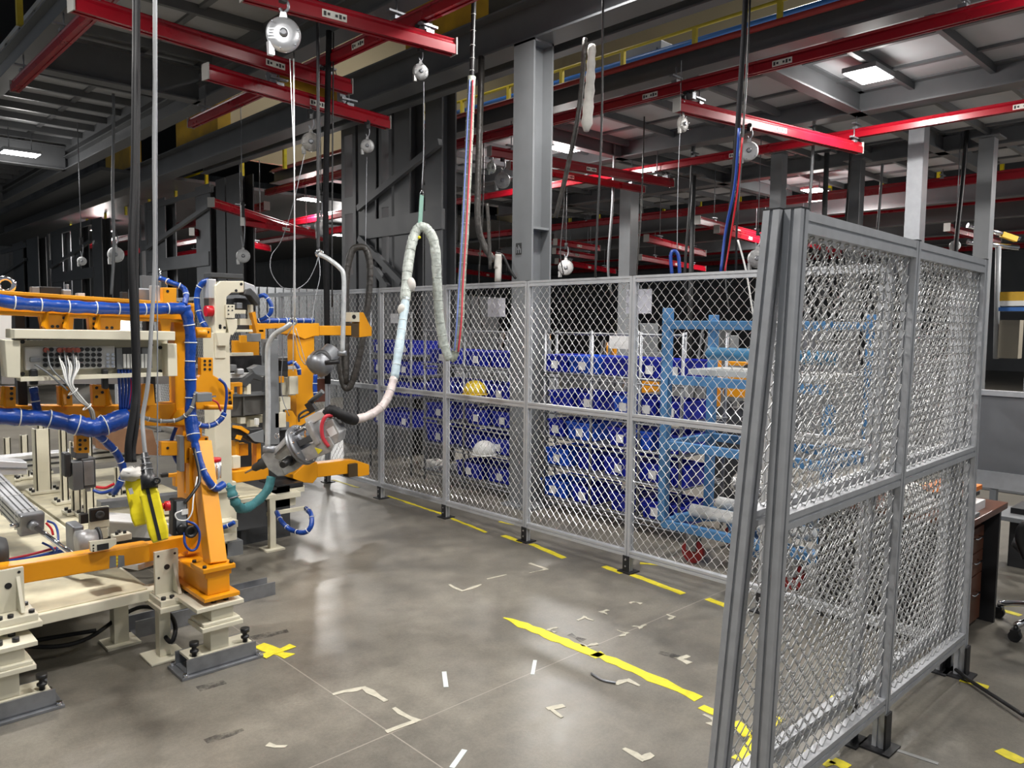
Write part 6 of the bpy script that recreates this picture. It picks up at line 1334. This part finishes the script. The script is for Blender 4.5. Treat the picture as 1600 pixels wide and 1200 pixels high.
# ================================================================== LAMPS
for i, (x, y, z, p, lab) in enumerate(LAMP_SPECS):
    t = T('ceiling_light', lab, 'light', (x, y, z))
    MB().box(x - .25, y - .17, z, x + .25, y + .17, z + .05).build('housing', GREYL, t, .004)
    MB().box(x - .235, y - .155, z - .008, x + .235, y + .155, z).build('diffuser', LAMPE, t)
    for sx_ in (-.15, .15): MB().cyl((x + sx_, y, z + .05), (x + sx_, y, ZD), .006, 6).build('hanger', STEEL, t)

for (x, y, z, lab) in ((11.5, 6.0, 8.22, 'added fill light over the upper deck, out of view'), (8.0, 10.5, 8.22, 'added fill light over the gap between the decks, out of view')):  # housings built around the added upper fill lights
    t = T('ceiling_light', lab, 'light', (x, y, z)); MB().box(x - .3, y - .3, z, x + .3, y + .3, z + .06).build('housing', GREYL, t); MB().box(x - .28, y - .28, z - .008, x + .28, y + .28, z).build('diffuser', LAMPE, t)
    MB().cyl((x, y, z + .06), (x, y, 8.8), .008, 6).build('hanger', STEEL, t)
# ================================================================== BACKGROUND HALL
# distant machines and stacks of kit beyond the racks
rn = random.Random(21)
kinds = [('cabinet', 'grey'), ('machine', 'dark'), ('rack', 'steel')]
for i in range(24):
    x = 8.6 + (i % 4) * 2.0 + rn.uniform(0, .5); y = -1.2 + (i // 4) * 2.4 + rn.uniform(0, .6); h = rn.uniform(.9, 1.75); w_ = rn.uniform(.5, 1.1)
    t = T('machine_unit', 'background machine, %s row behind the racks, %s from the left' % (ORD[i % 4], ORD[5 - i // 4]), 'machine', (x, y, 0), 'background machines beyond the racks')
    MB().box(x, y, 0, x + w_, y + w_, h * .6).build('body', rn.choice([GREYP, GREYL, STEEL, GREYL]), t, .01)
    MB().box(x + .1, y + .1, h * .6, x + w_ - .1, y + w_ * .5, h).build('head', rn.choice([STEEL, GREYP, ORANGE, GREYL]), t, .01)
    s = MB()
    for k in range(5): a = rn.uniform(0, w_); s.bar((x - .02, y + a, .3), (x - .02, y + a * .6, h * 1.02), .03, .03)
    s.build('rails', STEEL, t)
rn = random.Random(8)
for i in range(14):
    px = 705 + i * 62 + rn.uniform(-14, 14); d = rn.uniform(9, 13.5)
    l = '%s distant hanging cable from the left, above the fence' % ORD[i]
    a = PD(px, 300, d); a.z = ZDR; L_ = rn.uniform(1.8, 2.8)
    o = tag(MB().tube(curve([a, a + V((.02, .03, -L_ * .4)), a + V((-.03, .05, -L_ * .8)), a + V((0, 0, -L_))], 4), rn.choice([.01, .02, .03]), 6).build('distant_cable', rn.choice([BLACK, SLEEVED, GREYP])), l, 'cable', 'distant hanging cables')
# left background wall cladding
wb_ = MB()
for k in range(40): wb_.box(6.0 + k * .18, 15.2, 0, 6.08 + k * .18, 15.25, 2.4)
wb_.box(6.0, 15.25, 0, 14, 15.3, 2.4); tag(wb_.build('cladding_panel', GREYL), 'light grey ribbed metal cladding behind the left part of the fence', 'panel')
t = T('yellow_crane_block', 'yellow block and shelf at the far right beyond the columns', 'block', (13, 2.0, 0)); MB().xb(1562, 456, 1600, 470, 12, .3).build('beam', YELK, t); MB().xb(1562, 470, 1600, 478, 12, .3).build('shelf', WHITE, t); MB().xb(1560, 480, 1600, 486, 12, .3).build('blue_strip', BPIPE, t); MB().xb(1560, 500, 1592, 560, 12.5, .2).build('panel', mat('dim_tan_panel', (.2, .18, .14), .8), t)
